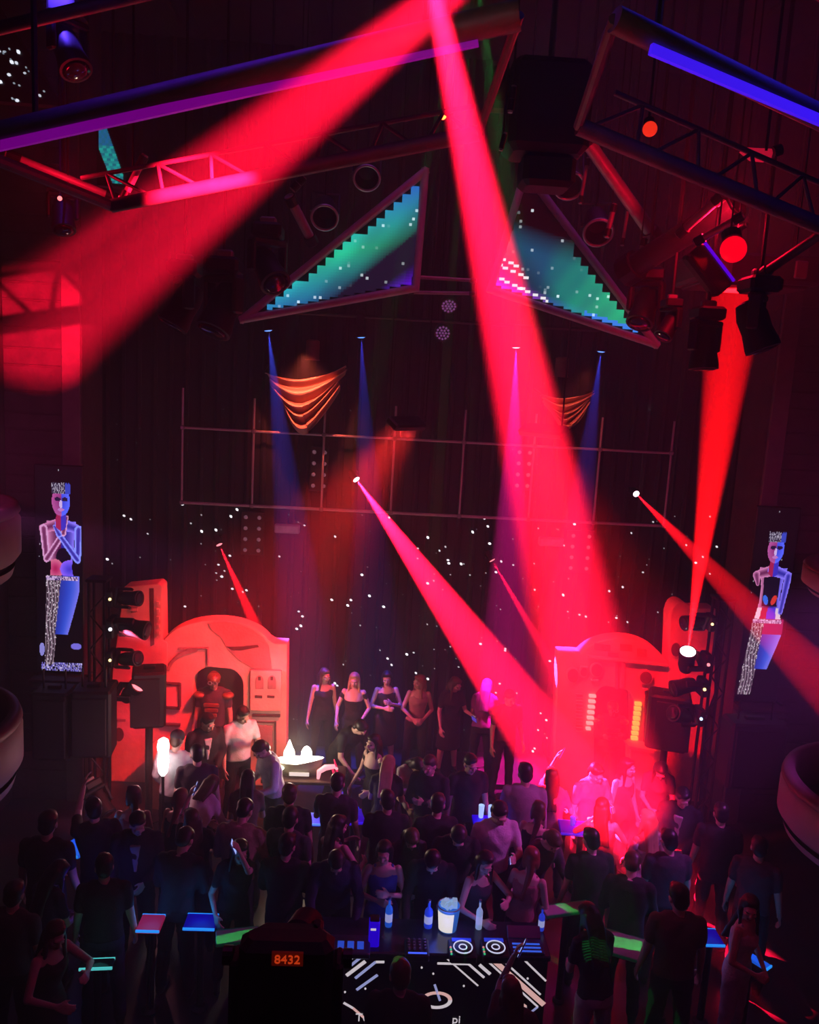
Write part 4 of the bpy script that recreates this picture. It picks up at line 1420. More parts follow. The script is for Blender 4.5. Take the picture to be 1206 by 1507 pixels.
def bottle(u, v, z, h, r, m, lab, group='bottles', capm=None):
    c = PZ(u, 1374, z)
    c.y = 7.21
    p = thing('bottle', (c.x, c.y, z), lab, 'bottle', group)
    gl = MB().lathe([(r * .9, 0), (r, .01), (r, h * .58), (r * .8, h * .66), (r * .32, h * .74), (r * .30, h * .95), (r * .36, h), (.004, h)], (c.x, c.y, z), n=18)
    gl = gl.build('glass', m, p, smooth=True)
    MB().lathe([(r * 1.01, h * .18), (r * 1.01, h * .46)], (c.x, c.y, z), n=18).build('paper_label', capm or LN['b'], gl)  # paper glows by emission in place of light falling on it
    MB().lathe([(r * .38, h * .93), (r * .40, h * 1.01), (.003, h * 1.015)], (c.x, c.y, z), n=12).build('cap', mat('foil', (0.4, 0.4, 0.5), .3, .8), gl)


BB = glow('glow_blue_glass', (0.03, 0.08, 1.0), .45)  # emission stands in for blue light on the glass
bottle(631, 1389, zw, .28, .04, BB, 'blue-glowing bottle beside the ice bucket on the desk')
bottle(706, 1392, zw, .30, .032, glow('glow_clear_glass', (0.4, 0.55, 0.9), .5), 'slim clear bottle between the two media players')
bottle(798, 1398, zw, .24, .03, BB, 'blue bottle at the laptop end of the desk')
# ice bucket with a bright card
c = onz(660, 1374, zw)
c.y = 7.19
p = thing('ice_bucket', (c.x, c.y, zw), 'clear blue-lit ice bucket with a bright cream side on the DJ desk', 'bucket')
MB().lathe([(.08, 0), (.085, .01), (.108, .24), (.112, .25), (.102, .25), (.075, .03), (.01, .03)], (c.x, c.y, zw), n=28).build('pail', glow('pail_blue', (0.05, 0.25, 0.8), .35), p, smooth='auto')
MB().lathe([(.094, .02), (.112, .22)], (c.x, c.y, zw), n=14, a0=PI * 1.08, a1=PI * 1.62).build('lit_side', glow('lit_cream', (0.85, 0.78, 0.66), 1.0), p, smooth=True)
for k in range(9):
    a = k * 2.4
    MB().box((c.x + .055 * math.cos(a), c.y + .055 * math.sin(a), zw + .25 + .015 * (k % 3)), (.045, .045, .045), Matrix.Rotation(a, 3, (1, .5, .2))).build('ice_cube', glow('ice_glow', (0.35, 0.55, 0.8), .6), p)
MB().tube([(c.x + .108 * math.cos(2 * PI * q / 24), c.y + .108 * math.sin(2 * PI * q / 24), zw + .25) for q in range(24)], .007, 6, True).build('rim', ALU, p)
# blue lit box and tube
c = onz(550, 1390, zw)
p = thing('lit_box', (c.x, c.y, zw), 'upright box glowing deep blue on the DJ desk', 'box')
MB().cbox((c.x, c.y, zw + .13), (.10, .10, .26), .012).build('case', glow('box_blue', (0.03, 0.0, 1.0), .55), p)
MB().box((c.x - .01, c.y - .052, zw + .19), (.05, .004, .02)).build('badge', LN['w'], p)
MB().cbox((c.x, c.y, zw + .27), (.09, .09, .02), .006).build('lid', BLKP, p)
bottle(572, 1392, zw, .30, .035, glow('glow_azure_glass', (0.02, 0.14, 0.9), .5), 'azure-glowing bottle beside the deep blue box')

# ---------------------------------------------------------------- tables with light edges
def led_table(u, v, w, d, h, lab, colr, st_, top_m=None, rz=0.0, tint=None, power=0):
    c = PZ(u, v, h)
    p = thing('lounge_table', (c.x, c.y, 0), lab, 'table', 'low tables with light edges', 0)
    rot = Matrix.Rotation(rz, 3, 'Z')
    tt = MB().cbox((c.x, c.y, h - .02), (w, d, .04), .008, rot).build('table_top', top_m or mat('table_black', (0.01, 0.01, 0.016), 0.15), p)
    m = glow('edge_%s' % '_'.join('%03d' % int(q * 100) for q in (*colr, st_)), colr, st_)
    for (ox, oy, sx, sy) in ((0, d / 2, w, .014), (0, -d / 2, w, .014)):
        MB().box(Vector((c.x, c.y, h - .012)) + rot @ Vector((ox, oy, 0)), (sx, sy, .022), rot).build('light_edge', m, tt)
    MB().cyl((c.x, c.y, .03), (c.x, c.y, h - .04), .035, n=12).build('stem', BLK, p)
    MB().lathe([(min(w, d) * .38, 0), (min(w, d) * .38, .02), (.05, .04)], (c.x, c.y, 0), n=20).build('foot', BLK, p)
    if power:
        l = bpy.data.lights.new('table_glow', 'POINT')
        l.energy = power
        l.color = colr
        l.shadow_soft_size = .15
        o = bpy.data.objects.new('table_glow', l)
        COL.objects.link(o)
        o.parent = p
        o.location = (0, 0, h + .12)
    return p


CY = (0.02, 0.30, 1.0)
BL = (0.05, 0.01, 1.0)
AZ = glow('azure_top', (0.01, 0.11, 0.75), .75)
led_table(126, 1238, .30, .50, 1.02, 'high table with a bright azure top beside the dark crowd at the left', CY, .9, AZ, R(-28), power=3)
led_table(222, 1357, .22, .24, .95, 'small table with cyan edge and red-glowing top', CY, 1.0, glow('table_rose', (0.5, 0.02, 0.1), .4), 0, power=1.5)  # top glows red by its own emission
led_table(296, 1355, .30, .22, .95, 'small table with one bright cyan edge beside the red-topped one', CY, 1.0, glow('table_deep_blue', (0.01, 0.0, 0.5), .3), 0, power=1.5)
led_table(152, 1330, .34, .16, .95, 'small table with blue edge littered with glasses', BL, .6, None, .3, power=1.5)
led_table(457, 1204, .26, .24, 1.0, 'high table glowing blue with a white edge in front of the glowing boat tray', (0.12, 0.3, 1.0), .9, glow('table_blue', (0.02, 0.0, 0.9), .55), 0, power=3)
led_table(521, 1201, .24, .30, 1.0, 'high table glowing blue holding glasses between two people', BL, .7, glow('table_violet', (0.05, 0.0, 0.6), .35), .2, power=2)
led_table(716, 1207, .32, .22, 1.05, 'high table with bright white-blue glasses near the man in the pale shirt', BL, .7, glow('table_blue', (0.02, 0.0, 0.9), .55), 0, power=3)
led_table(856, 1218, .52, .30, 1.05, 'wide table glowing violet blue at the foot of the red beams', (0.12, 0.02, 1.0), .7, glow('table_violet', (0.05, 0.0, 0.6), .35), -.1, power=4)
led_table(905, 1386, .56, .34, 1.0, 'added pale-topped table crossed by green laser lines', (0.01, 0.2, 0.1), .05, mat('pale_laminate', (0.30, 0.28, 0.26), 0.5), R(-24))  # table added as a pale surface for the laser figure
led_table(1046, 1378, .20, .24, .95, 'small table with a cyan edge beside the person in white', CY, .9, glow('table_deep_blue', (0.01, 0.0, 0.5), .3), 0, power=1)
led_table(986, 1373, .26, .16, .95, 'narrow table with a cyan edge in the red haze', CY, .9, glow('table_deep_blue', (0.01, 0.0, 0.5), .3), 0, power=1)
led_table(1106, 1406, .09, .38, .8, 'slim table edge shining bright azure at the right', CY, 1.0, AZ, R(35), power=1.5)
led_table(143, 1417, .28, .12, 1.0, 'small table with a turquoise rim by the person reaching down', (0.1, 0.7, 0.7), .8, mat('table_black', (0.01, 0.01, 0.016), 0.15), .1, power=.6)
led_table(350, 1376, .40, .20, 1.0, 'added pale-topped table struck by green laser streaks before the operator lamp', (0.01, 0.2, 0.1), .05, mat('pale_laminate', (0.30, 0.28, 0.26), 0.5), R(12))  # table added where the laser streaks need a surface
led_table(835, 1336, .52, .16, 1.05, 'added narrow pale shelf table struck by a long green laser streak', (0.01, 0.2, 0.1), .05, mat('pale_laminate', (0.30, 0.28, 0.26), 0.5), R(14))  # shelf added to catch the long laser streak
GLS = glow('glass_glint', (0.5, 0.7, 1.0), .9)  # emission in place of light glinting on the glasses
for k, (u, v, z, lab) in enumerate([(708, 1203, 1.05, 'tall glass shining white at the end of a blue table'), (722, 1204, 1.05, 'tall glass shining white in the middle of a blue table'), (734, 1206, 1.05, 'short glass shining white by the man in a pale shirt'),
                                    (843, 1214, 1.05, 'glass glowing blue on the violet table'), (868, 1216, 1.05, 'short glass with white rim on the violet table'), (880, 1224, 1.05, 'glass at the corner of the violet table'),
                                    (136, 1333, .95, 'white-rimmed glass on the littered table'), (145, 1331, .95, 'second white-rimmed glass on the littered table'), (524, 1200, 1.0, 'glass glowing blue on the blue table between two people')]):
    c = PZ(u, v, z)
    p = thing('drinking_glass', (c.x, c.y, z), lab, 'glass', 'glasses on the tables')
    hh = .16 if k in (0, 1) else .10
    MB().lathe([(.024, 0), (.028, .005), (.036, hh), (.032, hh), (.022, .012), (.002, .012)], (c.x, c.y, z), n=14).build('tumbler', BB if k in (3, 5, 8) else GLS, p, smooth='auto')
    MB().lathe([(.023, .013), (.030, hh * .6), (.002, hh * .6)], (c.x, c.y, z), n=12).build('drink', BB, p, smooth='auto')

# ---------------------------------------------------------------- glowing boat tray with candles, red figure lamp, white baton
c = PZ(437, 1140, .95)
p = thing('bar_table', (c.x, c.y, 0), 'dark bar table carrying the glowing boat tray before the left scenery', 'table')
MB().cbox((c.x + .1, c.y + .05, .93), (1.1, .5, .05), .01).build('table_top', mat('table_dark_wood', (0.10, 0.05, 0.04), .4), p)
for dx in (-.38, .58):
    for dy in (-.14, .24):
        MB().cyl((c.x + dx, c.y + dy, 0), (c.x + dx, c.y + dy, .91), .025, n=8).build('leg', BLK, p)
b = thing('boat_tray', (c.x, c.y, .955), 'boat-shaped bottle tray with blazing white top and two sparkling candles', 'tray')
hull = MB()
rows = []
for z, wx, wy in ((0, .24, .07), (.10, .27, .10), (.20, .30, .13)):
    rr = []
    for k in range(20):
        a = 2 * PI * k / 20
        x = math.cos(a) * wx * (1.18 if math.cos(a) > 0 else 1.0)
        rr.append(Vector((c.x + x, c.y + math.sin(a) * wy * (1 - .35 * max(0, math.cos(a))), .955 + z + .05 * max(0, math.cos(a)) * (z / .2))))
    rows.append(rr)
vs = [q for r_ in rows for q in r_]
fs = [(j * 20 + i, j * 20 + (i + 1) % 20, (j + 1) * 20 + (i + 1) % 20, (j + 1) * 20 + i) for j in range(2) for i in range(20)] + [tuple(range(19, -1, -1))]
hull.add(vs, fs).build('hull', mat('hull_olive', (0.35, 0.33, 0.2), .5), b, smooth=True)
MB().add(rows[2], [tuple(range(20))]).build('deck', glow('deck_white', (1.0, 0.97, 0.85), 4.0), b)
MB().box((c.x + .04, c.y - .115, .955 + .06), (.26, .02, .045)).build('name_plate', glow('plate_white', (1, .85, .75), .9), b)
MB().ball((c.x - .22, c.y - .10, .955 + .13), (.06, .03, .035), 12, 8).build('bow_light', glow('deck_white', (1.0, 0.97, 0.85), 4.0), b, smooth=True)
for k, dx in enumerate((-.11, .12)):
    f = MB().lathe([(.05, .0), (.075, .05), (.07, .12), (.045, .17), (.02, .24 if k == 0 else .19), (.003, .28 if k == 0 else .2)], (c.x + dx, c.y, 1.16), n=14)
    f.build('flame', glow('flame_white', (1.0, 0.95, 0.85), 6.0), b, smooth=True)
    MB().cyl((c.x + dx, c.y, 1.15), (c.x + dx, c.y, 1.19), .03, n=10).build('candle', LN['w'], b)
l = bpy.data.lights.new('candle_light', 'POINT')
l.energy = 45
l.color = (1.0, .72, .5)
l.shadow_soft_size = .1
o = bpy.data.objects.new('candle_light', l)
COL.objects.link(o)
o.parent = b
o.location = (0, -.05, .45)
c2 = PZ(484, 1147, .955)
p = thing('red_bottle_cradle', (c2.x, c2.y, .955), 'curved bottle cradle glowing red and white beside the boat tray', 'bottle holder')
MB().tube([(c2.x - .14, c2.y, .96), (c2.x - .13, c2.y, 1.06), (c2.x - .05, c2.y, 1.12), (c2.x + .07, c2.y, 1.14), (c2.x + .11, c2.y, 1.10)], [.02, .035, .04, .03, .015], 10).build('arched_body', glow('cradle_white', (1.0, .35, .4), 1.6), p, smooth=True)
for x in (.09, .04):
    MB().tube([(c2.x + x, c2.y + .01, 1.12), (c2.x + x + .03, c2.y, 1.02), (c2.x + x + .02, c2.y, .96)], .016, 8).build('support', glow('cradle_red', (1.0, .02, .12), .9), p, smooth=True)
MB().tube([(c2.x + .09, c2.y, 1.14), (c2.x + .06, c2.y, 1.24)], [.018, .006], 8).build('neck', glow('cradle_red', (1.0, .02, .12), .9), p, smooth=True)
c = PZ(240, 1145, 1.25)
p = thing('light_baton', (c.x, c.y, 0), 'blazing white upright light tube before the plaster drum', 'lamp')
MB().lathe([(.02, 1.28), (.055, 1.33), (.07, 1.45), (.06, 1.58), (.075, 1.66), (.06, 1.74), (.02, 1.77), (.003, 1.775)], (c.x, c.y, 0), n=16).build('lit_tube', glow('baton_white', (1.0, .9, .88), 6.0), p, smooth=True)
MB().cyl((c.x, c.y, .03), (c.x, c.y, 1.29), .018, n=10).build('post', BLK, p)
MB().lathe([(.16, 0), (.16, .02), (.03, .04)], (c.x, c.y, 0), n=18).build('foot', BLK, p)
l = bpy.data.lights.new('baton_light', 'POINT')
l.energy = 14
l.color = (1.0, .3, .35)
l.shadow_soft_size = .08
o = bpy.data.objects.new('baton_light', l)
COL.objects.link(o)
o.parent = p
o.location = (-.12, -.1, 1.55)

# ---------------------------------------------------------------- follow-spot lamp head with red digits, near the viewer's rail
YN = 2.75
c0 = P(420, 1430, YN)
p = thing('operator_lamp', (c0.x, YN, c0.z - .45), 'bulky black lamp head with red digits on the gallery ledge', 'stage light')
w = P(492, 1430, YN).x - P(352, 1430, YN).x
top = P(420, 1392, YN).z
MB().cbox((c0.x, YN + .06, top - .20), (w, .13, .40), .03).build('rear_housing', BLKP, p)
MB().cbox((c0.x - .005, YN + .18, top - .10), (w * .80, .14, .07), .03).build('upper_hood', mat('hood_black', (0.03, 0.016, 0.018), .4), p)
MB().lathe([(.05, -.02), (.07, 0), (.07, .10), (.05, .11)], (c0.x + .03, YN + .23, top - .13), (.3, 1, -.1), 18).build('front_barrel', BLKP, p, smooth='auto')
MB().cbox((c0.x + .10, YN + .22, top - .10), (.05, .08, .07), .012).build('shutter_box', BLKP, p)
for s in (-1, 1):
    MB().cbox((c0.x + s * (w / 2 + .02), YN + .10, top - .31), (.04, .12, .40), .012).build('yoke_arm', BLKP, p)
    MB().cyl((c0.x + s * (w / 2 + .035), YN + .1, top - .12), (c0.x + s * (w / 2 + .07), YN + .1, top - .12), .035, n=14).build('tilt_knob', BLK, p)
MB().cbox((c0.x, YN + .10, top - .54), (w * 1.2, .26, .12), .02).build('base', BLKP, p)
dp = P(423, 1413, YN - .012)
MB().box(dp + Vector((0, .008, 0)), (.115, .012, .052)).build('display_window', glow('display_dark_red', (0.12, 0.004, 0.0), .3), p)
writing('8432', 423, 1413, YN - .014, .048, glow('digit_red', (0.8, 0.06, 0.01), .55), p)
lz = top - .605
g = MB().box((-.79, 2.47, lz - .06), (7.0, 1.0, .12)).build('trim_1', mat('ledge_black', (0.01, 0.01, 0.012), .6), kind='structure')
setp(g, 'black ledge of the viewing gallery')

l = bpy.data.lights.new('desk_glow', 'POINT')
l.energy = 7
l.color = (0.10, 0.16, 1.0)
l.shadow_soft_size = .2
o = bpy.data.objects.new('desk_glow', l)
COL.objects.link(o)
o.parent = desk
o.location = (0.3, .25, 1.22)

# ================================================================== people
SKINS = [mat('skin_fair', (0.62, 0.40, 0.32), .55, 0, .08), mat('skin_tan', (0.46, 0.28, 0.20), .55, 0, .08), mat('skin_dark', (0.25, 0.14, 0.10), .55, 0, .08)]
LIPS = mat('lips', (0.35, 0.09, 0.09), .4)
EYEM = mat('eye_dark', (0.02, 0.015, 0.015), .2)
HAIRS = {'black': mat('hair_black', (0.012, 0.009, 0.009), .45), 'brown': mat('hair_brown', (0.07, 0.035, 0.02), .45), 'blonde': mat('hair_blonde', (0.45, 0.29, 0.14), .45), 'violet': mat('hair_violet', (0.22, 0.08, 0.25), .5), 'auburn': mat('hair_auburn', (0.18, 0.05, 0.03), .45)}
CLOTH = {'black': (0.012, 0.011, 0.014), 'charcoal': (0.045, 0.04, 0.05), 'navy': (0.018, 0.022, 0.06), 'white': (0.62, 0.58, 0.60), 'grey': (0.34, 0.31, 0.33), 'tan': (0.30, 0.20, 0.14), 'rose': (0.42, 0.16, 0.18),
         'purple': (0.20, 0.05, 0.24), 'brown': (0.10, 0.055, 0.045), 'denim': (0.05, 0.07, 0.13), 'blue': (0.05, 0.08, 0.45), 'olive': (0.07, 0.07, 0.04)}


def cloth(n):
    return mat('cloth_' + n, CLOTH[n], .85, 0, .15, 12, .2, 60)


SHOE = mat('shoe_leather', (0.014, 0.012, 0.012), .4)


def ring_loft(rings, n=20):
    """rings: list of (centre, axis-x vector, axis-y vector)"""
    m = MB()
    vs, fs = [], []
    for c, ax, ay in rings:
        for i in range(n):
            a = 2 * PI * i / n
            vs.append(c + ax * math.cos(a) + ay * math.sin(a))
    k = len(rings)
    for j in range(k - 1):
        for i in range(n):
            fs.append((j * n + i, j * n + (i + 1) % n, (j + 1) * n + (i + 1) % n, (j + 1) * n + i))
    fs += [tuple(range(n - 1, -1, -1)), tuple(range((k - 1) * n, k * n))]
    return vs, fs


def capsule(m, p0, p1, r0, r1, n=12):
    p0, p1 = Vector(p0), Vector(p1)
    d = p1 - p0
    L = d.length
    if L < 1e-6:
        m.ball(p0, r0, n, 8)
        return
    d /= L
    a = d.orthogonal().normalized()
    b = d.cross(a)
    rings = []
    for th in (80, 55, 25, 0):
        rings.append((p0 - d * r0 * math.sin(R(th)), r0 * math.cos(R(th))))
    for th in (0, 25, 55, 80):
        rings.append((p1 + d * r1 * math.sin(R(th)), r1 * math.cos(R(th))))
    m.add(*ring_loft([(c, a * r, b * r) for c, r in rings], n))


def remesh(m, voxel, smooth=2, wrinkle=0.0):
    me = bpy.data.meshes.new('tmp')
    me.from_pydata([tuple(q) for q in m.v], [], m.f)
    bm = bmesh.new()
    bm.from_mesh(me)
    bmesh.ops.recalc_face_normals(bm, faces=bm.faces)
    bm.to_mesh(me)
    bm.free()
    o = bpy.data.objects.new('tmp', me)
    COL.objects.link(o)
    r = o.modifiers.new('r', 'REMESH')
    r.mode = 'VOXEL'
    r.voxel_size = voxel
    r.use_smooth_shade = True
    if smooth:
        s = o.modifiers.new('s', 'SMOOTH')
        s.factor = .5
        s.iterations = smooth
    dg = bpy.context.evaluated_depsgraph_get()
    out = bpy.data.meshes.new_from_object(o.evaluated_get(dg))
    bpy.data.objects.remove(o)
    bpy.data.meshes.remove(me)
    out.materials.clear()
    if wrinkle:
        n = len(out.vertices)
        co = np.empty(n * 3, np.float32)
        out.vertices.foreach_get('co', co)
        no = np.empty(n * 3, np.float32)
        out.vertices.foreach_get('normal', no)
        co, no = co.reshape(-1, 3), no.reshape(-1, 3)
        w = np.sin(co[:, 2] * 38 + 3 * np.sin(co[:, 0] * 17) + 2.5 * np.sin(co[:, 1] * 13)) * .6 + np.sin(co[:, 0] * 29 + co[:, 2] * 21 + 2 * np.sin(co[:, 1] * 23)) * .4
        co += no * (w * wrinkle)[:, None]
        out.vertices.foreach_set('co', co.ravel())
    out.polygons.foreach_set('use_smooth', [True] * len(out.polygons))
    return out


class Pose:
    def __init__(s, female=False, lean=0, side=0, head=(0, 0), L=(5, 8, 10, 0), Rr=(5, 8, 10, 0), legs=((0, 4, 2), (0, 4, 2)), hair='short', top='tee', bottom='trousers', hat=None, fingers=25):
        s.__dict__.update(locals())
        del s.__dict__['s']
        s.sc = .95 if female else 1.0
        s.rt = Matrix.Rotation(R(lean), 3, 'X') @ Matrix.Rotation(R(side), 3, 'Y')
        s.pel = Vector((0, 0, .95))
        s.meshes = None

    def T(s, x, y, z):
        return s.pel + s.rt @ Vector((x, y, z - .95))

    def solve(s):
        J = {}
        sw = .155 if s.female else .185
        for k, sg, A in (('L', 1, s.L), ('R', -1, s.Rr)):
            f, o, e, i = A
            sh = s.T(sg * sw, 0, 1.40)
            base = s.rt @ Matrix.Rotation(-R(o) * sg, 3, 'Y')
            up_ = base @ Matrix.Rotation(-R(f), 3, 'X')
            # keep the arm angle relative to the upright, not to a leaning back
            el = sh + up_ @ Vector((0, 0, -.285))
            fo = base @ Matrix.Rotation(-R(i) * sg, 3, 'Z') @ Matrix.Rotation(-R(f + e), 3, 'X')
            wr = el + fo @ Vector((0, 0, -.255))
            J['sh' + k], J['el' + k], J['wr' + k], J['hf' + k] = sh, el, wr, fo
        for k, sg, A in (('L', 1, s.legs[0]), ('R', -1, s.legs[1])):
            f, o, b = A
            hp = s.pel + Vector((sg * .09, 0, -.04))
            b1 = Matrix.Rotation(-R(o) * sg, 3, 'Y')
            kn = hp + b1 @ Matrix.Rotation(-R(f), 3, 'X') @ Vector((0, 0, -.43))
            an = kn + b1 @ Matrix.Rotation(-R(f - b), 3, 'X') @ Vector((0, 0, -.41))
            J['hp' + k], J['kn' + k], J['an' + k] = hp, kn, an
        low = min(J['anL'].z, J['anR'].z)
        s.drop = .07 - low
        hr = s.rt @ Matrix.Rotation(R(s.head[1]), 3, 'Z') @ Matrix.Rotation(R(s.head[0]), 3, 'X')
        J['nk'] = s.T(0, .01, 1.45)
        J['hd'] = J['nk'] + s.rt @ Vector((0, -.01, .05)) + hr @ Vector((0, -.015, .10))
        J['hr'] = hr
        s.J = J
        return J

    def torso(s, g=0.0, z0=.86, z1=1.47, neck=True):
        if s.female:
            prof = [(.84, .150, .105, .0), (.93, .168, .118, .005), (1.00, .145, .105, 0), (1.09, .118, .088, 0), (1.19, .135, .098, 0), (1.28, .150, .122, -.012), (1.36, .150, .100, 0), (1.42, .125, .078, .005), (1.455, .07, .06, .01)]
        else:
            prof = [(.84, .155, .108, 0), (.93, .165, .118, 0), (1.02, .155, .112, 0), (1.10, .150, .108, 0), (1.20, .165, .115, 0), (1.30, .185, .122, -.005), (1.38, .182, .108, 0), (1.43, .135, .085, .005), (1.47, .075, .065, .01)]
        rings = []
        for z, w, d, y in prof:
            if z0 <= z <= z1:
                rings.append((s.T(0, y, z), s.rt @ Vector((w + g, 0, 0)), s.rt @ Vector((0, d + g, 0))))
        return ring_loft(rings, 24)

    def build(s):
        if s.meshes:
            return s.meshes
        J = s.solve()
        k = .86 if s.female else 1.0
        b = MB()
        b.add(*s.torso())
        for q in 'LR':
            capsule(b, J['sh' + q], J['el' + q], .050 * k, .040 * k)
            capsule(b, J['el' + q], J['wr' + q], .039 * k, .026 * k)
            capsule(b, J['hp' + q], J['kn' + q], .082, .055)
            capsule(b, J['kn' + q] + Vector((0, .012, -.06)), J['an' + q], .056, .036)
            capsule(b, J['kn' + q], J['kn' + q] + Vector((0, 0, -.06)), .055, .053)
            capsule(b, J['an' + q] + Vector((0, .02, -.03)), J['an' + q] + Vector((0, -.15, -.045)), .036, .028)
            # hand: palm, four fingers of different length, thumb from the side of the palm
            fr, w = J['hf' + q], J['wr' + q]
            sg = 1 if q == 'L' else -1
            ax = fr @ Vector((0, -1, 0))       # across the palm: thumb side forward
            dn_ = fr @ Vector((0, 0, -1))
            nm = fr @ Vector((-sg, 0, 0))      # palm faces the body
            cr = math.sin(R(s.fingers))
            for i in range(4):
                off = ax * (.031 - .0205 * i)
                kn_ = w + dn_ * (.088 - .004 * abs(i - 1)) + off
                capsule(b, w + off * .55 + dn_ * .01, kn_, .0155, .0135, 8)
                L1 = (.040, .045, .042, .033)[i]
                m1 = kn_ + (dn_ * (1 - cr * .35) + nm * cr * .8).normalized() * L1 + off * .12
                e1 = m1 + (dn_ * (1 - cr) + nm * cr * 1.5).normalized() * L1 * .85
                capsule(b, kn_, m1, .0100, .0092, 8)
                capsule(b, m1, e1, .0092, .0080, 8)
            t0 = w + dn_ * .025 + ax * .024
            t1 = t0 + (ax * .75 + dn_ * .7 + nm * .3).normalized() * .042
            capsule(b, t0, t1, .0135, .0110, 8)
            capsule(b, t1, t1 + (dn_ * .9 + ax * .25 + nm * .4).normalized() * .036, .0108, .0088, 8)
        nk, hd, hr = J['nk'], J['hd'], J['hr']
        capsule(b, nk - s.rt @ Vector((0, 0, .04)), hd + hr @ Vector((0, .02, -.05)), .056 * k, .050 * k)

        def hb(c, r):
            m = MB().ball((0, 0, 0), r, 18, 12)
            b.add([hd + hr @ (v + Vector(c)) for v in m.v], m.f)
        hb((0, .012, .030), (.074, .092, .088))          # skull
        hb((0, -.020, -.030), (.060, .066, .080))        # face
        hb((0, -.050, -.085), (.030, .030, .026))        # chin
        hb((0, -.086, .022), (.052, .014, .014))         # brow
        hb((0, -.100, -.018), (.012, .018, .026))        # nose
        hb((0, -.107, -.032), (.015, .012, .010))
        hb((0, -.083, -.062), (.024, .012, .009))        # mouth
        for sg in (-1, 1):
            hb((sg * .074, .010, -.010), (.012, .024, .032))   # ear
            hb((sg * .036, -.070, -.022), (.022, .018, .016))  # cheek
        body = remesh(b, .0095, 1)
        body.name = 'body'
        for mm in (SKINS[0], EYEM, LIPS):
            body.materials.append(mm)
        inv = hr.inverted()
        for pl in body.polygons:
            c = inv @ (Vector(pl.center) - hd)
            if c.y < -.055 and abs(c.z) < .12 and abs(c.x) < .07:
                if abs(abs(c.x) - .031) < .012 and abs(c.z - .002) < .0055:
                    pl.material_index = 1
                elif abs(c.x) < .024 and abs(c.z + .062) < .010 and c.y < -.075:
                    pl.material_index = 2
        # ---- clothing
        parts = [('body', body)]
        m = MB()
        topk = s.top
        g = .018
        hem = .90 if topk in ('long', 'tee', 'jacket') else .98
        if topk == 'tank':
            m.add(*s.torso(.012, .90, 1.37))
            for sg in (-1, 1):
                capsule(m, s.T(sg * .085, -.07, 1.36), s.T(sg * .09, 0, 1.445), .018, .016, 8)
                capsule(m, s.T(sg * .09, 0, 1.445), s.T(sg * .085, .06, 1.37), .016, .018, 8)
        elif topk == 'bandeau':
            m.add(*s.torso(.012, .90, 1.33))
            for q in 'LR':
                capsule(m, J['sh' + q].lerp(J['el' + q], .16), J['sh' + q].lerp(J['el' + q], .34), .056 * k, .054 * k)
        else:
            if topk == 'jacket':
                g = .032
                hem = .84
            m.add(*s.torso(g, hem - .02, 1.48))
            e0, e1 = (.62, None) if topk == 'tee' else (1.0, .97)
            for q in 'LR':
                capsule(m, J['sh' + q], J['sh' + q].lerp(J['el' + q], e0), .062 * k + g * .3, .052 * k + g * .3)
                if e1:
                    capsule(m, J['el' + q], J['el' + q].lerp(J['wr' + q], e1), .050 * k + g * .3, .038 * k + g * .2)
            capsule(m, s.T(-.10, .01, 1.435), s.T(.10, .01, 1.435), .058, .058)
        sh = remesh(m, .017, 2, .0045)
        parts.append(('top', sh))
        if topk == 'jacket':
            v = MB()
            v.add([s.T(-.055, -.150, 1.40), s.T(.055, -.150, 1.40), s.T(.012, -.160, 1.10), s.T(-.012, -.160, 1.10), s.T(-.055, -.09, 1.40), s.T(.055, -.09, 1.40), s.T(.012, -.10, 1.10), s.T(-.012, -.10, 1.10)],
                  [(0, 1, 2, 3), (7, 6, 5, 4), (0, 4, 5, 1), (1, 5, 6, 2), (2, 6, 7, 3), (3, 7, 4, 0)])
            parts.append(('shirt_front', remesh(v, .012, 1)))
        m = MB()
        if s.bottom == 'trousers':
            m.add(*s.torso(.010, .84, 1.05))
            for q in 'LR':
                capsule(m, J['hp' + q], J['kn' + q], .096, .070)
                capsule(m, J['kn' + q], J['an' + q] + Vector((0, .005, .03)), .069, .060)
        else:
            L = .48 if s.bottom == 'skirt' else .36
            rings = []
            for z, w in ((1.04, .135), (.95, .182), (.84, .192), (.95 - L * .8, .205), (.95 - L, .21)):
                cc = s.T(0, 0, z) if z >= .95 else s.pel + Vector((0, 0, z - .95))
                rings.append((cc, Vector((w, 0, 0)), Vector((0, w * .78, 0))))
            m.add(*ring_loft(rings, 26))
        parts.append(('bottoms', remesh(m, .019, 2, .005)))
        for q in 'LR':
            m = MB()
            a = J['an' + q]
            capsule(m, a + Vector((0, .03, -.028)), a + Vector((0, -.16, -.036)), .044, .036)
            capsule(m, a + Vector((0, .005, .03)), a + Vector((0, .01, -.02)), .050, .046)
            parts.append(('shoe', remesh(m, .015, 1)))
        # ---- hair
        m = MB()

        def hh(c, r):
            q = MB().ball((0, 0, 0), r, 18, 12)
            m.add([hd + hr @ (v + Vector(c)) for v in q.v], q.f)
        hh((0, .022, .048), (.086, .094, .086))
        hh((0, -.035, .092), (.060, .050, .034))
        hh((0, .060, -.010), (.076, .052, .075))
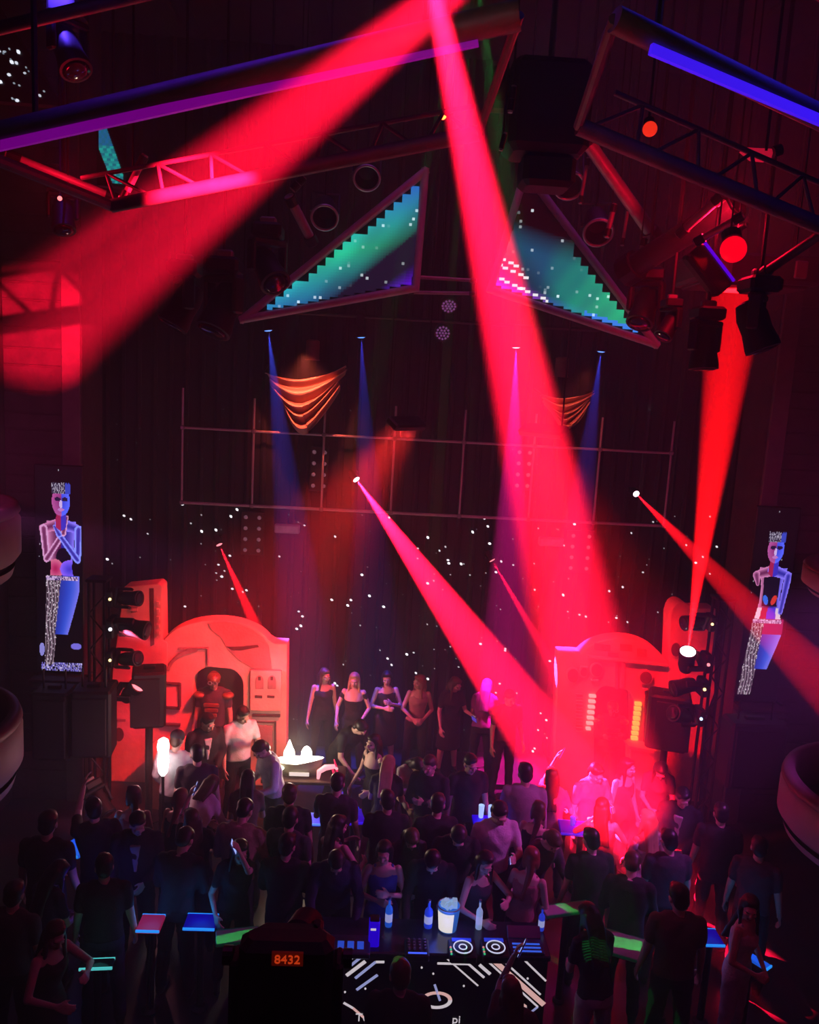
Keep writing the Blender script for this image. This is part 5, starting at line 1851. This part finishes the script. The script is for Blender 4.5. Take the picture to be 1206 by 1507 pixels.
        if s.hair in ('long', 'pony', 'bob'):
            for sg in (-1, 1):
                hh((sg * .068, .022, -.02), (.028, .050, .080))
            dl = .14 if s.hair == 'bob' else .32
            back = s.rt @ Vector((0, .115, 0))
            p0 = hd + hr @ Vector((0, .07, .0))
            p1 = hd + hr @ Vector((0, .075, -.12))
            p2 = nk + s.rt @ Vector((0, .115, -dl + .08))
            for x in ((-.05, -.02, .02, .05) if s.hair != 'pony' else (0,)):
                o_ = hr @ Vector((x, 0, 0))
                capsule(m, p0 + o_, p1 + o_, .042, .040)
                capsule(m, p1 + o_, p2 + o_ * 1.25, .040, .022)
            if s.hair == 'long':
                for sg in (-1, 1):
                    a = hd + hr @ Vector((sg * .075, -.005, -.03))
                    capsule(m, a, a + s.rt @ Vector((sg * .02, -.03, -.22)), .026, .014)
        hm = remesh(m, .013, 1, .003)
        parts.append(('hair', hm))
        if s.hat == 'cap':
            m = MB()
            q = MB().ball((0, 0, 0), (.094, .104, .086), 20, 12)
            m.add([hd + hr @ (v + Vector((0, .014, .052))) for v in q.v if True], q.f)
            q = MB().ball((0, 0, 0), (.065, .060, .010), 16, 8)
            m.add([hd + hr @ (v + Vector((0, -.115, .055))) for v in q.v], q.f)
            parts.append(('cap', remesh(m, .013, 1)))
        for nme, me in parts:
            me.name = nme
            if not me.materials:
                me.materials.append(None)
        s.headtop = hd + hr @ Vector((0, .015, .125)) + Vector((0, 0, s.drop))
        s.meshes = parts
        return parts


POSES = {
    # standing women by the back wall
    'stand_arms_down': Pose(True, 3, 0, (4, 20), (6, 9, 12, 0), (4, 11, 8, 0), hair='long', top='tank'),
    'hands_at_waist': Pose(True, 2, 0, (2, 0), (2, 22, 70, 35), (2, 20, 45, 20), hair='long', top='bandeau'),
    'hand_to_chest': Pose(True, 0, 0, (8, -12), (15, 18, 112, 45), (10, 20, 100, 50), hair='bob', top='tank', bottom='skirt'),
    'turned_head': Pose(True, 2, 3, (6, -55), (6, 18, 75, 45), (6, 18, 75, 45), hair='long', top='tank'),
    'holding_out_hand': Pose(True, 4, 0, (18, 30), (22, 14, 72, -5), (5, 12, 30, 10), hair='long', top='tee', bottom='skirt'),
    'woman_dance': Pose(True, 6, 4, (12, -18), (40, 40, 95, 30), (20, 30, 80, 25), hair='long', top='tank', bottom='skirt', legs=((8, 6, 14), (-2, 5, 6))),
    'woman_arm_up': Pose(True, 4, 5, (5, 15), (120, 25, 55, 10), (15, 18, 60, 20), hair='long', top='tee', bottom='trousers'),
    'woman_look_down': Pose(True, 14, 0, (32, 0), (18, 10, 62, 25), (22, 10, 70, 25), hair='long', top='tee'),
    'woman_bob_bend': Pose(True, 34, 4, (25, 10), (45, 14, 40, 10), (50, 12, 45, 12), hair='bob', top='long', bottom='trousers'),
    'woman_pony': Pose(True, 5, -3, (10, 25), (10, 14, 80, 30), (10, 14, 40, 15), hair='pony', top='tank', bottom='trousers'),
    # men
    'man_stand': Pose(False, 3, 0, (10, 10), (5, 10, 15, 5), (5, 10, 15, 5)),
    'man_arms_folded': Pose(False, 3, 0, (12, -15), (18, 10, 88, 70), (18, 10, 88, 70), top='long'),
    'man_look_down': Pose(False, 12, 0, (34, 0), (16, 12, 70, 25), (16, 12, 70, 25), top='long'),
    'man_bend': Pose(False, 38, 0, (12, 25), (60, 12, 28, 10), (48, 14, 40, 15), top='tee', legs=((6, 6, 8), (-4, 5, 4))),
    'man_desk': Pose(False, 20, 0, (30, 0), (38, 14, 45, 12), (38, 14, 40, 8), top='long'),
    'man_jacket': Pose(False, 5, 0, (20, 20), (10, 12, 65, 40), (8, 10, 20, 5), top='jacket'),
    'man_cap': Pose(False, 6, 0, (16, 0), (10, 14, 40, 20), (10, 14, 60, 30), top='long', hat='cap'),
    'man_walk': Pose(False, 6, -3, (6, -20), (22, 8, 25, 5), (-14, 8, 18, 0), top='jacket', legs=((18, 3, 8), (-14, 3, 12))),
    'man_phone': Pose(False, 4, 0, (22, 8), (25, 14, 95, 25), (5, 10, 20, 5), top='tee'),
    'man_arm_up': Pose(False, 4, 4, (0, 10), (110, 18, 45, 0), (8, 12, 40, 10), top='tee'),
}


QUEUE = []


def phrase(label):
    w = label.split(',')[0].split()[:9]
    while w[-1] in ('in', 'the', 'a', 'at', 'with', 'from', 'to', 'beside', 'down', 'looking', 'before', 'one', 'seen', 'behind', 'an', 'of', 'towards', 'his', 'inside', 'facing', 'holding', 'raising'):
        w.pop()
    return ' '.join(w)



def person(pose, u, v, facing, hair, top, bottom, label, skin=0, h=1.0, group=None, z=0.0, inner='white', capc='charcoal'):
    ps = POSES[pose]
    parts = ps.build()
    sc = ps.sc * h
    rz = R(facing)
    rot = Matrix.Rotation(rz, 3, 'Z')
    ht = ps.headtop * sc
    hp = PZ(u, v, ht.z + z)
    off = rot @ Vector((ht.x, ht.y, 0))
    loc = Vector((hp.x - off.x, hp.y - off.y, z))
    QUEUE.append(dict(pose=pose, ps=ps, parts=parts, loc=loc, rz=rz, sc=sc, hx=off, label=label, group=group, skin=skin, top=top, bottom=bottom, hair=hair, inner=inner, capc=capc, z=z))


def settle():
    """nobody stands inside somebody else, a table or the desk"""
    obst = [(Vector((o.location.x, o.location.y)), r) for o in COL.objects for (n, r) in (('lounge_table', .42), ('light_baton', .3), ('loudspeaker', .30), ('lamp_tower', .45)) if o.name.startswith(n) and o.type == 'EMPTY' and (n != 'loudspeaker' or o.location.z > 0)]
    BT = next(o.location for o in COL.objects if o.name == 'boat_tray')
    mid = [q['loc'] + q['hx'] * .45 for q in QUEUE]
    for it in range(120):
        for i in range(len(mid)):
            a = mid[i]
            for j in range(i):
                b = mid[j]
                d = Vector((a.x - b.x, a.y - b.y))
                L = d.length
                if 1e-4 < L < .50:
                    d = d / L * (.50 - L) * .25
                    a.x += d.x; a.y += d.y; b.x -= d.x; b.y -= d.y
            for c, r in obst:
                d = Vector((a.x - c.x, a.y - c.y))
                L = d.length
                if 1e-4 < L < r:
                    d = d / L * (r - L) * .5
                    a.x += d.x; a.y += d.y
            if BT.x - .7 < a.x < BT.x + .9 and abs(a.y - BT.y - .05) < .55:
                a.y += .05 if a.y > BT.y + .05 else -.05
            if xl - .25 < a.x < xr + .25 and YD - .32 < a.y < YD + .72:
                a.y += .06 if a.y > YD + .1 else -.06
            if a.z < .05 and YS - .35 < a.y < 12.5 and abs(a.x) > 1.9:
                a.y = YS - .35
            if a.y > YB - .4:
                a.y = YB - .4
    for q, m in zip(QUEUE, mid):
        q['loc'] = Vector((m.x - q['hx'].x * .45, m.y - q['hx'].y * .45, q['z']))
        spawn(**q)


def spawn(pose, ps, parts, loc, rz, sc, hx, label, group, skin, top, bottom, hair, inner, capc, z):
    t = thing('person', loc, label, 'person', group, rz)
    t.scale = (sc, sc, sc)
    for nme, me in parts:
        o = bpy.data.objects.new(nme, me)
        COL.objects.link(o)
        o.parent = t
        o.location = (0, 0, ps.drop)
        mm = {'body': SKINS[skin], 'top': cloth(top), 'shirt_front': cloth(inner), 'bottoms': cloth(bottom), 'shoe': SHOE, 'hair': HAIRS[hair], 'cap': cloth(capc)}[nme]
        o.material_slots[0].link = 'OBJECT'
        o.material_slots[0].material = mm
    hand = {'man_phone': 'L', 'holding_out_hand': 'L', 'woman_arm_up': 'L'}.get(pose)
    if hand:
        fr = ps.J['hf' + hand]
        p = ps.J['wr' + hand] + fr @ Vector((-.035 if hand == 'L' else .035, 0, -.10)) + Vector((0, 0, ps.drop))
        rz_ = Matrix.Rotation(rz, 3, 'Z')
        wp = loc + rz_ @ (p * sc)
        ax_ = rz_ @ fr
        ph = thing('smartphone', wp, 'lit smartphone held by the ' + phrase(label), 'phone', 'phones held up in the crowd')
        m_ = Matrix((ax_ @ Vector((0, -1, 0)), ax_ @ Vector((1, 0, 0)), ax_ @ Vector((0, 0, 1)))).transposed()
        MB().cbox(wp, (.075, .010, .150), .003, m_).build('case', BLKP, ph)
        for sgn in (-1, 1):
            MB().box(wp + m_ @ Vector((0, sgn * .0058, 0)), (.068, .001, .140), m_).build('screen' if sgn > 0 else 'back_cover', glow('phone_screen', (0.35, 0.45, 1.0), 1.1) if sgn > 0 else glow('phone_glow', (0.12, 0.08, 0.9), .6), ph)
    return t


# platform for the row at the back wall
pf = MB().cbox((0.1, 12.5, .05), (4.4, 1.1, .10), .015).build('trim_2', mat('riser_black', (0.02, 0.015, 0.02), .6), kind='structure')
setp(pf, 'low black riser before the star cloth')
GW = 'people along the back wall'
GC = 'people in the crowd'
person('stand_arms_down', 480, 984, 15, 'brown', 'black', 'black', 'long-haired woman in a black tank top, arms hanging, before the star cloth', group=GW, z=.1)
person('hands_at_waist', 521, 990, -5, 'blonde', 'black', 'charcoal', 'blonde woman in a black off-shoulder top with hands at her waist, before the star cloth', group=GW, z=.1)
person('hand_to_chest', 571, 988, 8, 'black', 'black', 'black', 'dark-haired woman in black holding a hand to her chest, before the star cloth', group=GW, z=.1)
person('turned_head', 618, 993, 5, 'auburn', 'tan', 'black', 'woman in a tan strap top with head turned aside, before the star cloth', group=GW, z=.1, skin=1)
person('holding_out_hand', 675, 998, 20, 'brown', 'black', 'black', 'woman in black holding out one hand, before the star cloth', group=GW, z=.1)
person('woman_look_down', 717, 1000, 165, 'violet', 'purple', 'black', 'woman with violet hair in a purple top seen from behind, before the star cloth', group=GW, z=.1)
person('man_stand', 752, 1016, 20, 'black', 'charcoal', 'black', 'man in charcoal half inside the widest red beam, before the star cloth', group=GW, z=.0)

# group before the left scenery
person('man_cap', 263, 1078, 175, 'brown', 'white', 'black', 'person in a cap and pale long-sleeved shirt seen from behind, beside the white light tube', group=GC)
person('man_jacket', 309, 1052, 30, 'black', 'black', 'black', 'man in a black suit jacket over a white shirt before the arched niche', group=GC)
person('man_phone', 360, 1042, 35, 'black', 'white', 'black', 'man in a white T-shirt looking down at his hand before the relief door', group=GC, skin=1)
person('man_look_down', 384, 1072, -60, 'brown', 'white', 'black', 'person in a pale long-sleeved shirt facing the niche, beside the boat tray', group=GC)
person('man_stand', 288, 1096, 190, 'black', 'charcoal', 'black', 'dark-haired man in charcoal seen from behind, before the man in a suit', group=GC)
person('woman_bob_bend', 322, 1146, 150, 'brown', 'white', 'black', 'woman in a puffy white blouse bending forward in the crowd', group=GC)
person('woman_look_down', 352, 1134, 185, 'black', 'brown', 'charcoal', 'person with long black hair and a brown top seen from behind, near the boat tray', group=GC)
person('man_stand', 421, 1168, 180, 'brown', 'black', 'black', 'man in black with bare forearms seen from behind, before the boat tray', group=GC, skin=1)
person('woman_pony', 274, 1196, 150, 'auburn', 'black', 'black', 'woman with auburn hair in black seen from behind, below the person in a cap', group=GC)
person('man_look_down', 333, 1212, 170, 'black', 'tan', 'black', 'dark-haired man in a tan pullover seen from behind in the crowd', group=GC, h=1.04)
person('woman_arm_up', 300, 1232, 200, 'brown', 'black', 'navy', 'woman in black with one arm raised beside the tan pullover', group=GC)
person('man_stand', 380, 1220, 160, 'black', 'charcoal', 'charcoal', 'man in charcoal standing beside the violet lit spot', group=GC)
person('man_arms_folded', 408, 1240, 175, 'black', 'black', 'black', 'man in a black pullover with folded arms seen from behind', group=GC)
person('woman_dance', 470, 1222, 140, 'black', 'navy', 'black', 'woman with silver-lit hair dancing with bent arms catching blue light', group=GC)
# middle
person('man_bend', 536, 1078, 40, 'black', 'black', 'black', 'man in a black T-shirt bending forward with arms reaching to a blue table', group=GC)
person('hands_at_waist', 569, 1084, -50, 'black', 'black', 'black', 'woman in profile with red-lit face beside the bending man', group=GC)
person('man_phone', 498, 1128, 170, 'black', 'charcoal', 'black', 'man in a dark grey T-shirt seen from behind beside the red bottle cradle', group=GC)
person('woman_look_down', 574, 1112, 170, 'blonde', 'black', 'black', 'blonde woman in a black T-shirt seen from behind', group=GC)
person('woman_bob_bend', 602, 1120, 20, 'black', 'white', 'black', 'dark-haired woman in a cropped white blouse leaning forward', group=GC)
person('man_arms_folded', 652, 1114, -20, 'brown', 'black', 'black', 'man in black with folded arms facing the room, under the row of women', group=GC)
person('man_stand', 684, 1116, 10, 'black', 'black', 'black', 'man in a black T-shirt facing the room beside the man with folded arms', group=GC)
person('man_stand', 768, 1118, 175, 'black', 'grey', 'black', 'broad man in a light grey shirt seen from behind, near the widest red beam', group=GC, h=1.06)
person('man_phone', 748, 1186, 10, 'black', 'white', 'black', 'man in a white T-shirt facing the room before the man in grey', group=GC, h=1.05)
person('woman_arm_up', 802, 1132, 160, 'brown', 'rose', 'black', 'woman in a rose top with an arm raised inside the red beam', group=GC)
person('woman_pony', 782, 1196, 150, 'brown', 'black', 'black', 'woman with a ponytail in black beside the man in a white T-shirt', group=GC)
person('man_walk', 640, 1170, 190, 'black', 'black', 'black', 'man in a black jacket with a pale shirt front among the dark crowd', group=GC)
person('man_stand', 594, 1180, 180, 'black', 'black', 'black', 'man in a black T-shirt with his back turned, behind the leaning woman in white', group=GC)
# behind the DJ desk
person('man_desk', 515, 1256, 5, 'black', 'navy', 'black', 'man in a navy shirt bending over the blue console at the DJ desk', group=GC, h=1.0)
person('woman_look_down', 592, 1262, 10, 'brown', 'charcoal', 'black', 'woman in charcoal looking down beside the deep blue box', group=GC)
person('man_desk', 614, 1286, -8, 'black', 'black', 'black', 'large man in a black pullover leaning on the DJ desk beside the ice bucket', group=GC, h=1.0)
person('man_desk', 697, 1262, 0, 'black', 'black', 'black', 'DJ in black bowing a blue-lit head over the media players', group=GC, h=1.02)
person('woman_dance', 738, 1262, 30, 'black', 'charcoal', 'black', 'woman with blue-lit gloved hands beside the bowed DJ', group=GC)
person('man_desk', 796, 1264, 35, 'brown', 'charcoal', 'black', 'man in charcoal leaning over the laptop end of the desk', group=GC)
person('hand_to_chest', 542, 1242, 0, 'black', 'blue', 'blue', 'person in a vivid blue dress behind the DJ desk', group=GC)
# front of the desk
person('man_stand', 590, 1412, 175, 'brown', 'black', 'black', 'man in black with a green laser stripe down his back before the DJ desk', group=GC, h=1.0)
person('woman_arm_up', 752, 1440, 170, 'brown', 'olive', 'black', 'woman in olive raising an arm before the chevron lines of the desk', group=GC)
person('woman_look_down', 862, 1312, 195, 'black', 'black', 'white', 'woman with long black hair and white trousers at the end of the desk', group=GC, h=1.03)
person('woman_pony', 908, 1296, 150, 'auburn', 'rose', 'black', 'woman with auburn hair and bare shoulders in the red haze', group=GC)
# right side
person('stand_arms_down', 928, 1116, 30, 'black', 'black', 'black', 'woman with long dark hair in black before the right buttress', group=GC)
person('woman_look_down', 972, 1128, -15, 'black', 'charcoal', 'black', 'dark-haired woman in a charcoal jumper before the right tower scenery', group=GC)
person('man_jacket', 1018, 1168, -30, 'black', 'black', 'black', 'man in a black jacket at the foot of the right lamp tower', group=GC)
person('man_stand', 1052, 1176, 160, 'black', 'black', 'black', 'man in a black T-shirt beside the large loudspeaker at the right', group=GC)
person('man_phone', 880, 1130, 20, 'black', 'rose', 'black', 'man in a rose T-shirt at the foot of the red beam', group=GC)
person('woman_dance', 895, 1175, 170, 'brown', 'rose', 'black', 'woman in rose dancing inside the red light before the right niche', group=GC)
person('hands_at_waist', 946, 1190, 200, 'blonde', 'white', 'black', 'blonde woman in an off-shoulder white top in the red light', group=GC)
person('man_stand', 985, 1220, 180, 'black', 'charcoal', 'black', 'man in charcoal seen from behind among the dark crowd at the right', group=GC)
person('man_stand', 1000, 1300, 175, 'black', 'brown', 'black', 'large man in a brown T-shirt with his back turned in the red haze', group=GC, h=1.06)
person('man_look_down', 960, 1262, 160, 'brown', 'black', 'black', 'man in a black pullover in front of the brown T-shirt', group=GC)
person('turned_head', 1074, 1288, 40, 'black', 'white', 'white', 'dark-haired woman in white standing at the right side', group=GC, h=1.02)
person('man_stand', 1120, 1230, 150, 'black', 'charcoal', 'black', 'man in charcoal near the right balcony box', group=GC)
# left side
person('man_stand', 72, 1194, 175, 'black', 'black', 'black', 'tall man in black standing beside the azure-topped table', group=GC, h=1.08)
person('man_arm_up', 158, 1168, 200, 'black', 'black', 'black', 'man in black reaching an arm over the azure-topped table', group=GC)
person('woman_pony', 206, 1166, 190, 'brown', 'rose', 'black', 'woman in rose with a ponytail near the foot of the left lamp tower', group=GC)
person('man_jacket', 212, 1196, 10, 'black', 'black', 'black', 'man in a black jacket with a grey shirt front at the left', group=GC, inner='grey')
person('woman_look_down', 96, 1270, 150, 'black', 'navy', 'black', 'woman with long black hair in navy beside the littered blue table', group=GC)
person('man_stand', 196, 1238, 190, 'black', 'black', 'navy', 'man in a black T-shirt and navy trousers beside the red-topped table', group=GC)
person('man_look_down', 262, 1240, 170, 'black', 'black', 'black', 'man in a black pullover looking down at the cyan-edged table', group=GC)
person('woman_dance', 98, 1352, 60, 'brown', 'black', 'black', 'woman in black with bent arms in the dark left corner', group=GC)
person('man_stand', 30, 1290, 170, 'black', 'charcoal', 'black', 'man in charcoal near the left wall', group=GC)
person('woman_arm_up', 345, 1262, 10, 'black', 'black', 'black', 'woman in black raising an arm towards the laser-struck table', group=GC)
person('man_stand', 870, 1236, 185, 'black', 'black', 'black', 'man in a black T-shirt before the violet blue table', group=GC)

settle()

# masked performers standing in the two niches
def performer(u, v, Y, lab, kind):
    ps = POSES['man_arms_folded'] if kind else POSES['man_stand']
    parts = ps.build()
    hp = P(u, v, Y)
    sc = hp.z / ps.headtop.z
    sc = min(1.25, max(.9, sc))
    zoff = max(0, hp.z - ps.headtop.z * sc)
    loc = Vector((hp.x, Y, zoff))
    t = thing('person', loc, lab, 'person', 'costumed performers')
    t.scale = (sc, sc, sc)
    for nme, me in parts:
        o = bpy.data.objects.new(nme, me)
        COL.objects.link(o)
        o.parent = t
        o.location = (0, 0, ps.drop)
        o.material_slots[0].link = 'OBJECT'
        o.material_slots[0].material = {'body': SKINS[1], 'top': cloth('charcoal' if not kind else 'brown'), 'bottoms': cloth('black'), 'shoe': SHOE, 'hair': HAIRS['auburn']}.get(nme, SHOE)
    ORG[t] = Vector((0, 0, 0))
    hd = ps.J['hd'] + Vector((0, 0, ps.drop))
    gm = mat('costume_bronze', (0.5, 0.22, 0.12), .3, .7)
    MB().ball(hd + Vector((0, -.005, .045)), (.095, .11, .085), 20, 12).build('helmet', gm, t, smooth=True)
    for s in (-1, 1):
        MB().tube([hd + Vector((s * .034 + .026 * math.cos(2 * PI * q / 14), -.118, .008 + .022 * math.sin(2 * PI * q / 14))) for q in range(14)], .008, 6, True).build('goggle_rim', ALU, t, smooth=True)
        MB().ball(hd + Vector((s * .20, 0, -.21)), (.09, .085, .05), 14, 8).build('shoulder_plate', gm, t, smooth=True)
    for q in range(3):
        MB().cbox(hd + Vector((0, -.155, -.30 - q * .075)), (.22 - q * .03, .03, .055), .01).build('chest_plate', gm, t)
    if zoff > .02:
        MB().cbox((loc.x, Y, zoff / 2 - .004), (.9, .5, zoff - .008), .01).build('trim_3' if not kind else 'trim_4', SANDD, kind='structure')


performer(316, 987, YS + .02, 'costumed performer in dark dress with goggles and bronze shoulder plates in the left niche', 0)
performer(902, 1030, YS + .02, 'costumed performer in brown with goggles and bronze chest plates in the right niche', 1)

# ---------------------------------------------------------------- green laser projector on the front truss
lc = P(700, -60, 4.6)
t = thing('laser_projector', lc, 'black laser projector above the long truss throwing green line figures on the crowd', 'laser')
MB().cbox(lc + Vector((0, 0, .1)), (.34, .24, .16), .015).build('case', BLKP, t)
MB().cyl(lc + Vector((0, -.0, .02)), lc + Vector((0, .0, -.01)), .04, n=14).build('window', LENSOFF, t)
MB().cyl(lc + Vector((0, 0, .18)), Vector((lc.x, lc.y, ZC)), .012, n=6).build('drop_rod', BLK, t)


def laser(u, v, z, ang, lines, rotz, width, power):
    """one green line figure: a few parallel strokes inside a narrow streak"""
    o = spot('laser_figure', lc + Vector((0, 0, -.02)), PZ(u, v, z), ang, (0.02, 1.0, 0.16), power * .55, .08, .001)
    l = o.data
    l.use_nodes = True
    nt = l.node_tree
    N = nt.nodes.new
    em = nt.nodes['Emission']
    tc = N('ShaderNodeTexCoord')
    mp = N('ShaderNodeMapping')
    mp.inputs['Rotation'].default_value = (0, 0, R(rotz))
    wv_ = N('ShaderNodeTexWave')
    wv_.bands_direction = 'X'
    wv_.inputs['Scale'].default_value = lines * 32.0 / (ang * width)
    wv_.inputs['Distortion'].default_value = .5
    wv_.inputs['Detail'].default_value = 1
    wv_.inputs['Detail Scale'].default_value = 25
    rp = N('ShaderNodeValToRGB')
    rp.color_ramp.elements[0].position = .45
    rp.color_ramp.elements[0].color = (0, 0, 0, 1)
    rp.color_ramp.elements[1].position = .8
    sx = N('ShaderNodeSeparateXYZ')
    ab = N('ShaderNodeMath'); ab.operation = 'ABSOLUTE'
    lt = N('ShaderNodeMath'); lt.operation = 'LESS_THAN'; lt.inputs[1].default_value = math.sin(R(ang / 2)) * width
    mu = N('ShaderNodeMath'); mu.operation = 'MULTIPLY'
    L_ = nt.links.new
    L_(tc.outputs['Normal'], mp.inputs['Vector'])
    L_(mp.outputs['Vector'], wv_.inputs['Vector'])
    L_(mp.outputs['Vector'], sx.inputs['Vector'])
    L_(sx.outputs['X'], ab.inputs[0])
    L_(ab.outputs[0], lt.inputs[0])
    L_(wv_.outputs['Color'], rp.inputs['Fac'])
    L_(rp.outputs['Color'], mu.inputs[0])
    L_(lt.outputs[0], mu.inputs[1])
    L_(mu.outputs[0], em.inputs['Strength'])
    light_child(o, t)


for a in [(352, 1377, 1.0, 3.2, 3, 100, .25, 12000), (836, 1337, 1.05, 4.2, 3, 105, .14, 14000), (908, 1386, 1.0, 3.4, 4, 65, .30, 20000), (848, 1378, 1.25, 2.0, 2, 95, .2, 12000),
          (888, 1450, .9, 2.2, 4, 50, .35, 14000), (936, 1450, .9, 2.0, 3, 40, .3, 14000), (970, 1465, .9, 2.2, 3, 30, .25, 14000), (592, 1446, 1.35, 3.0, 2, 30, .14, 14000), (686, 1415, 1.0, 1.8, 1, 0, .08, 14000),
          (432, 1351, 1.2, 1.0, 2, 60, .4, 8000), (38, 1262, 1.0, .8, 2, 20, .4, 10000)]:
    laser(*a)

# ---------------------------------------------------------------- drifting smoke where the red beams land
sm = bpy.data.materials.new('drifting_smoke')
sm.use_nodes = True
nt = sm.node_tree
nt.nodes.clear()
N = nt.nodes.new
out = N('ShaderNodeOutputMaterial')
vsn = N('ShaderNodeVolumeScatter')
tc = N('ShaderNodeTexCoord')
nz = N('ShaderNodeTexNoise')
nz.inputs['Scale'].default_value = 2.2
nz.inputs['Detail'].default_value = 3
ln = N('ShaderNodeVectorMath'); ln.operation = 'LENGTH'
mr = N('ShaderNodeMapRange'); mr.interpolation_type = 'SMOOTHSTEP'
mr.inputs['From Min'].default_value = 1.0
mr.inputs['From Max'].default_value = .25
nr_ = N('ShaderNodeMapRange')
nr_.inputs['From Min'].default_value = .40
nr_.inputs['From Max'].default_value = .68
mu = N('ShaderNodeMath'); mu.operation = 'MULTIPLY'
m2 = N('ShaderNodeMath'); m2.operation = 'MULTIPLY'; m2.inputs[1].default_value = .55
Lk = nt.links.new
Lk(tc.outputs['Object'], ln.inputs[0]); Lk(tc.outputs['Object'], nz.inputs['Vector'])
Lk(ln.outputs['Value'], mr.inputs['Value']); Lk(nz.outputs['Fac'], nr_.inputs['Value'])
Lk(mr.outputs['Result'], mu.inputs[0]); Lk(nr_.outputs['Result'], mu.inputs[1])
Lk(mu.outputs[0], m2.inputs[0]); Lk(m2.outputs[0], vsn.inputs['Density'])
Lk(vsn.outputs[0], out.inputs['Volume'])
so = MB().ball((0, 0, 0), 1.0, 20, 14).build('smoke_cloud', sm, smooth=True)
so.location = PZ(925, 1215, 1.35)
so.scale = (.85, .8, .95)
setp(so, 'loose cloud of red-lit smoke where the beams meet the crowd', 'smoke', kind='stuff')
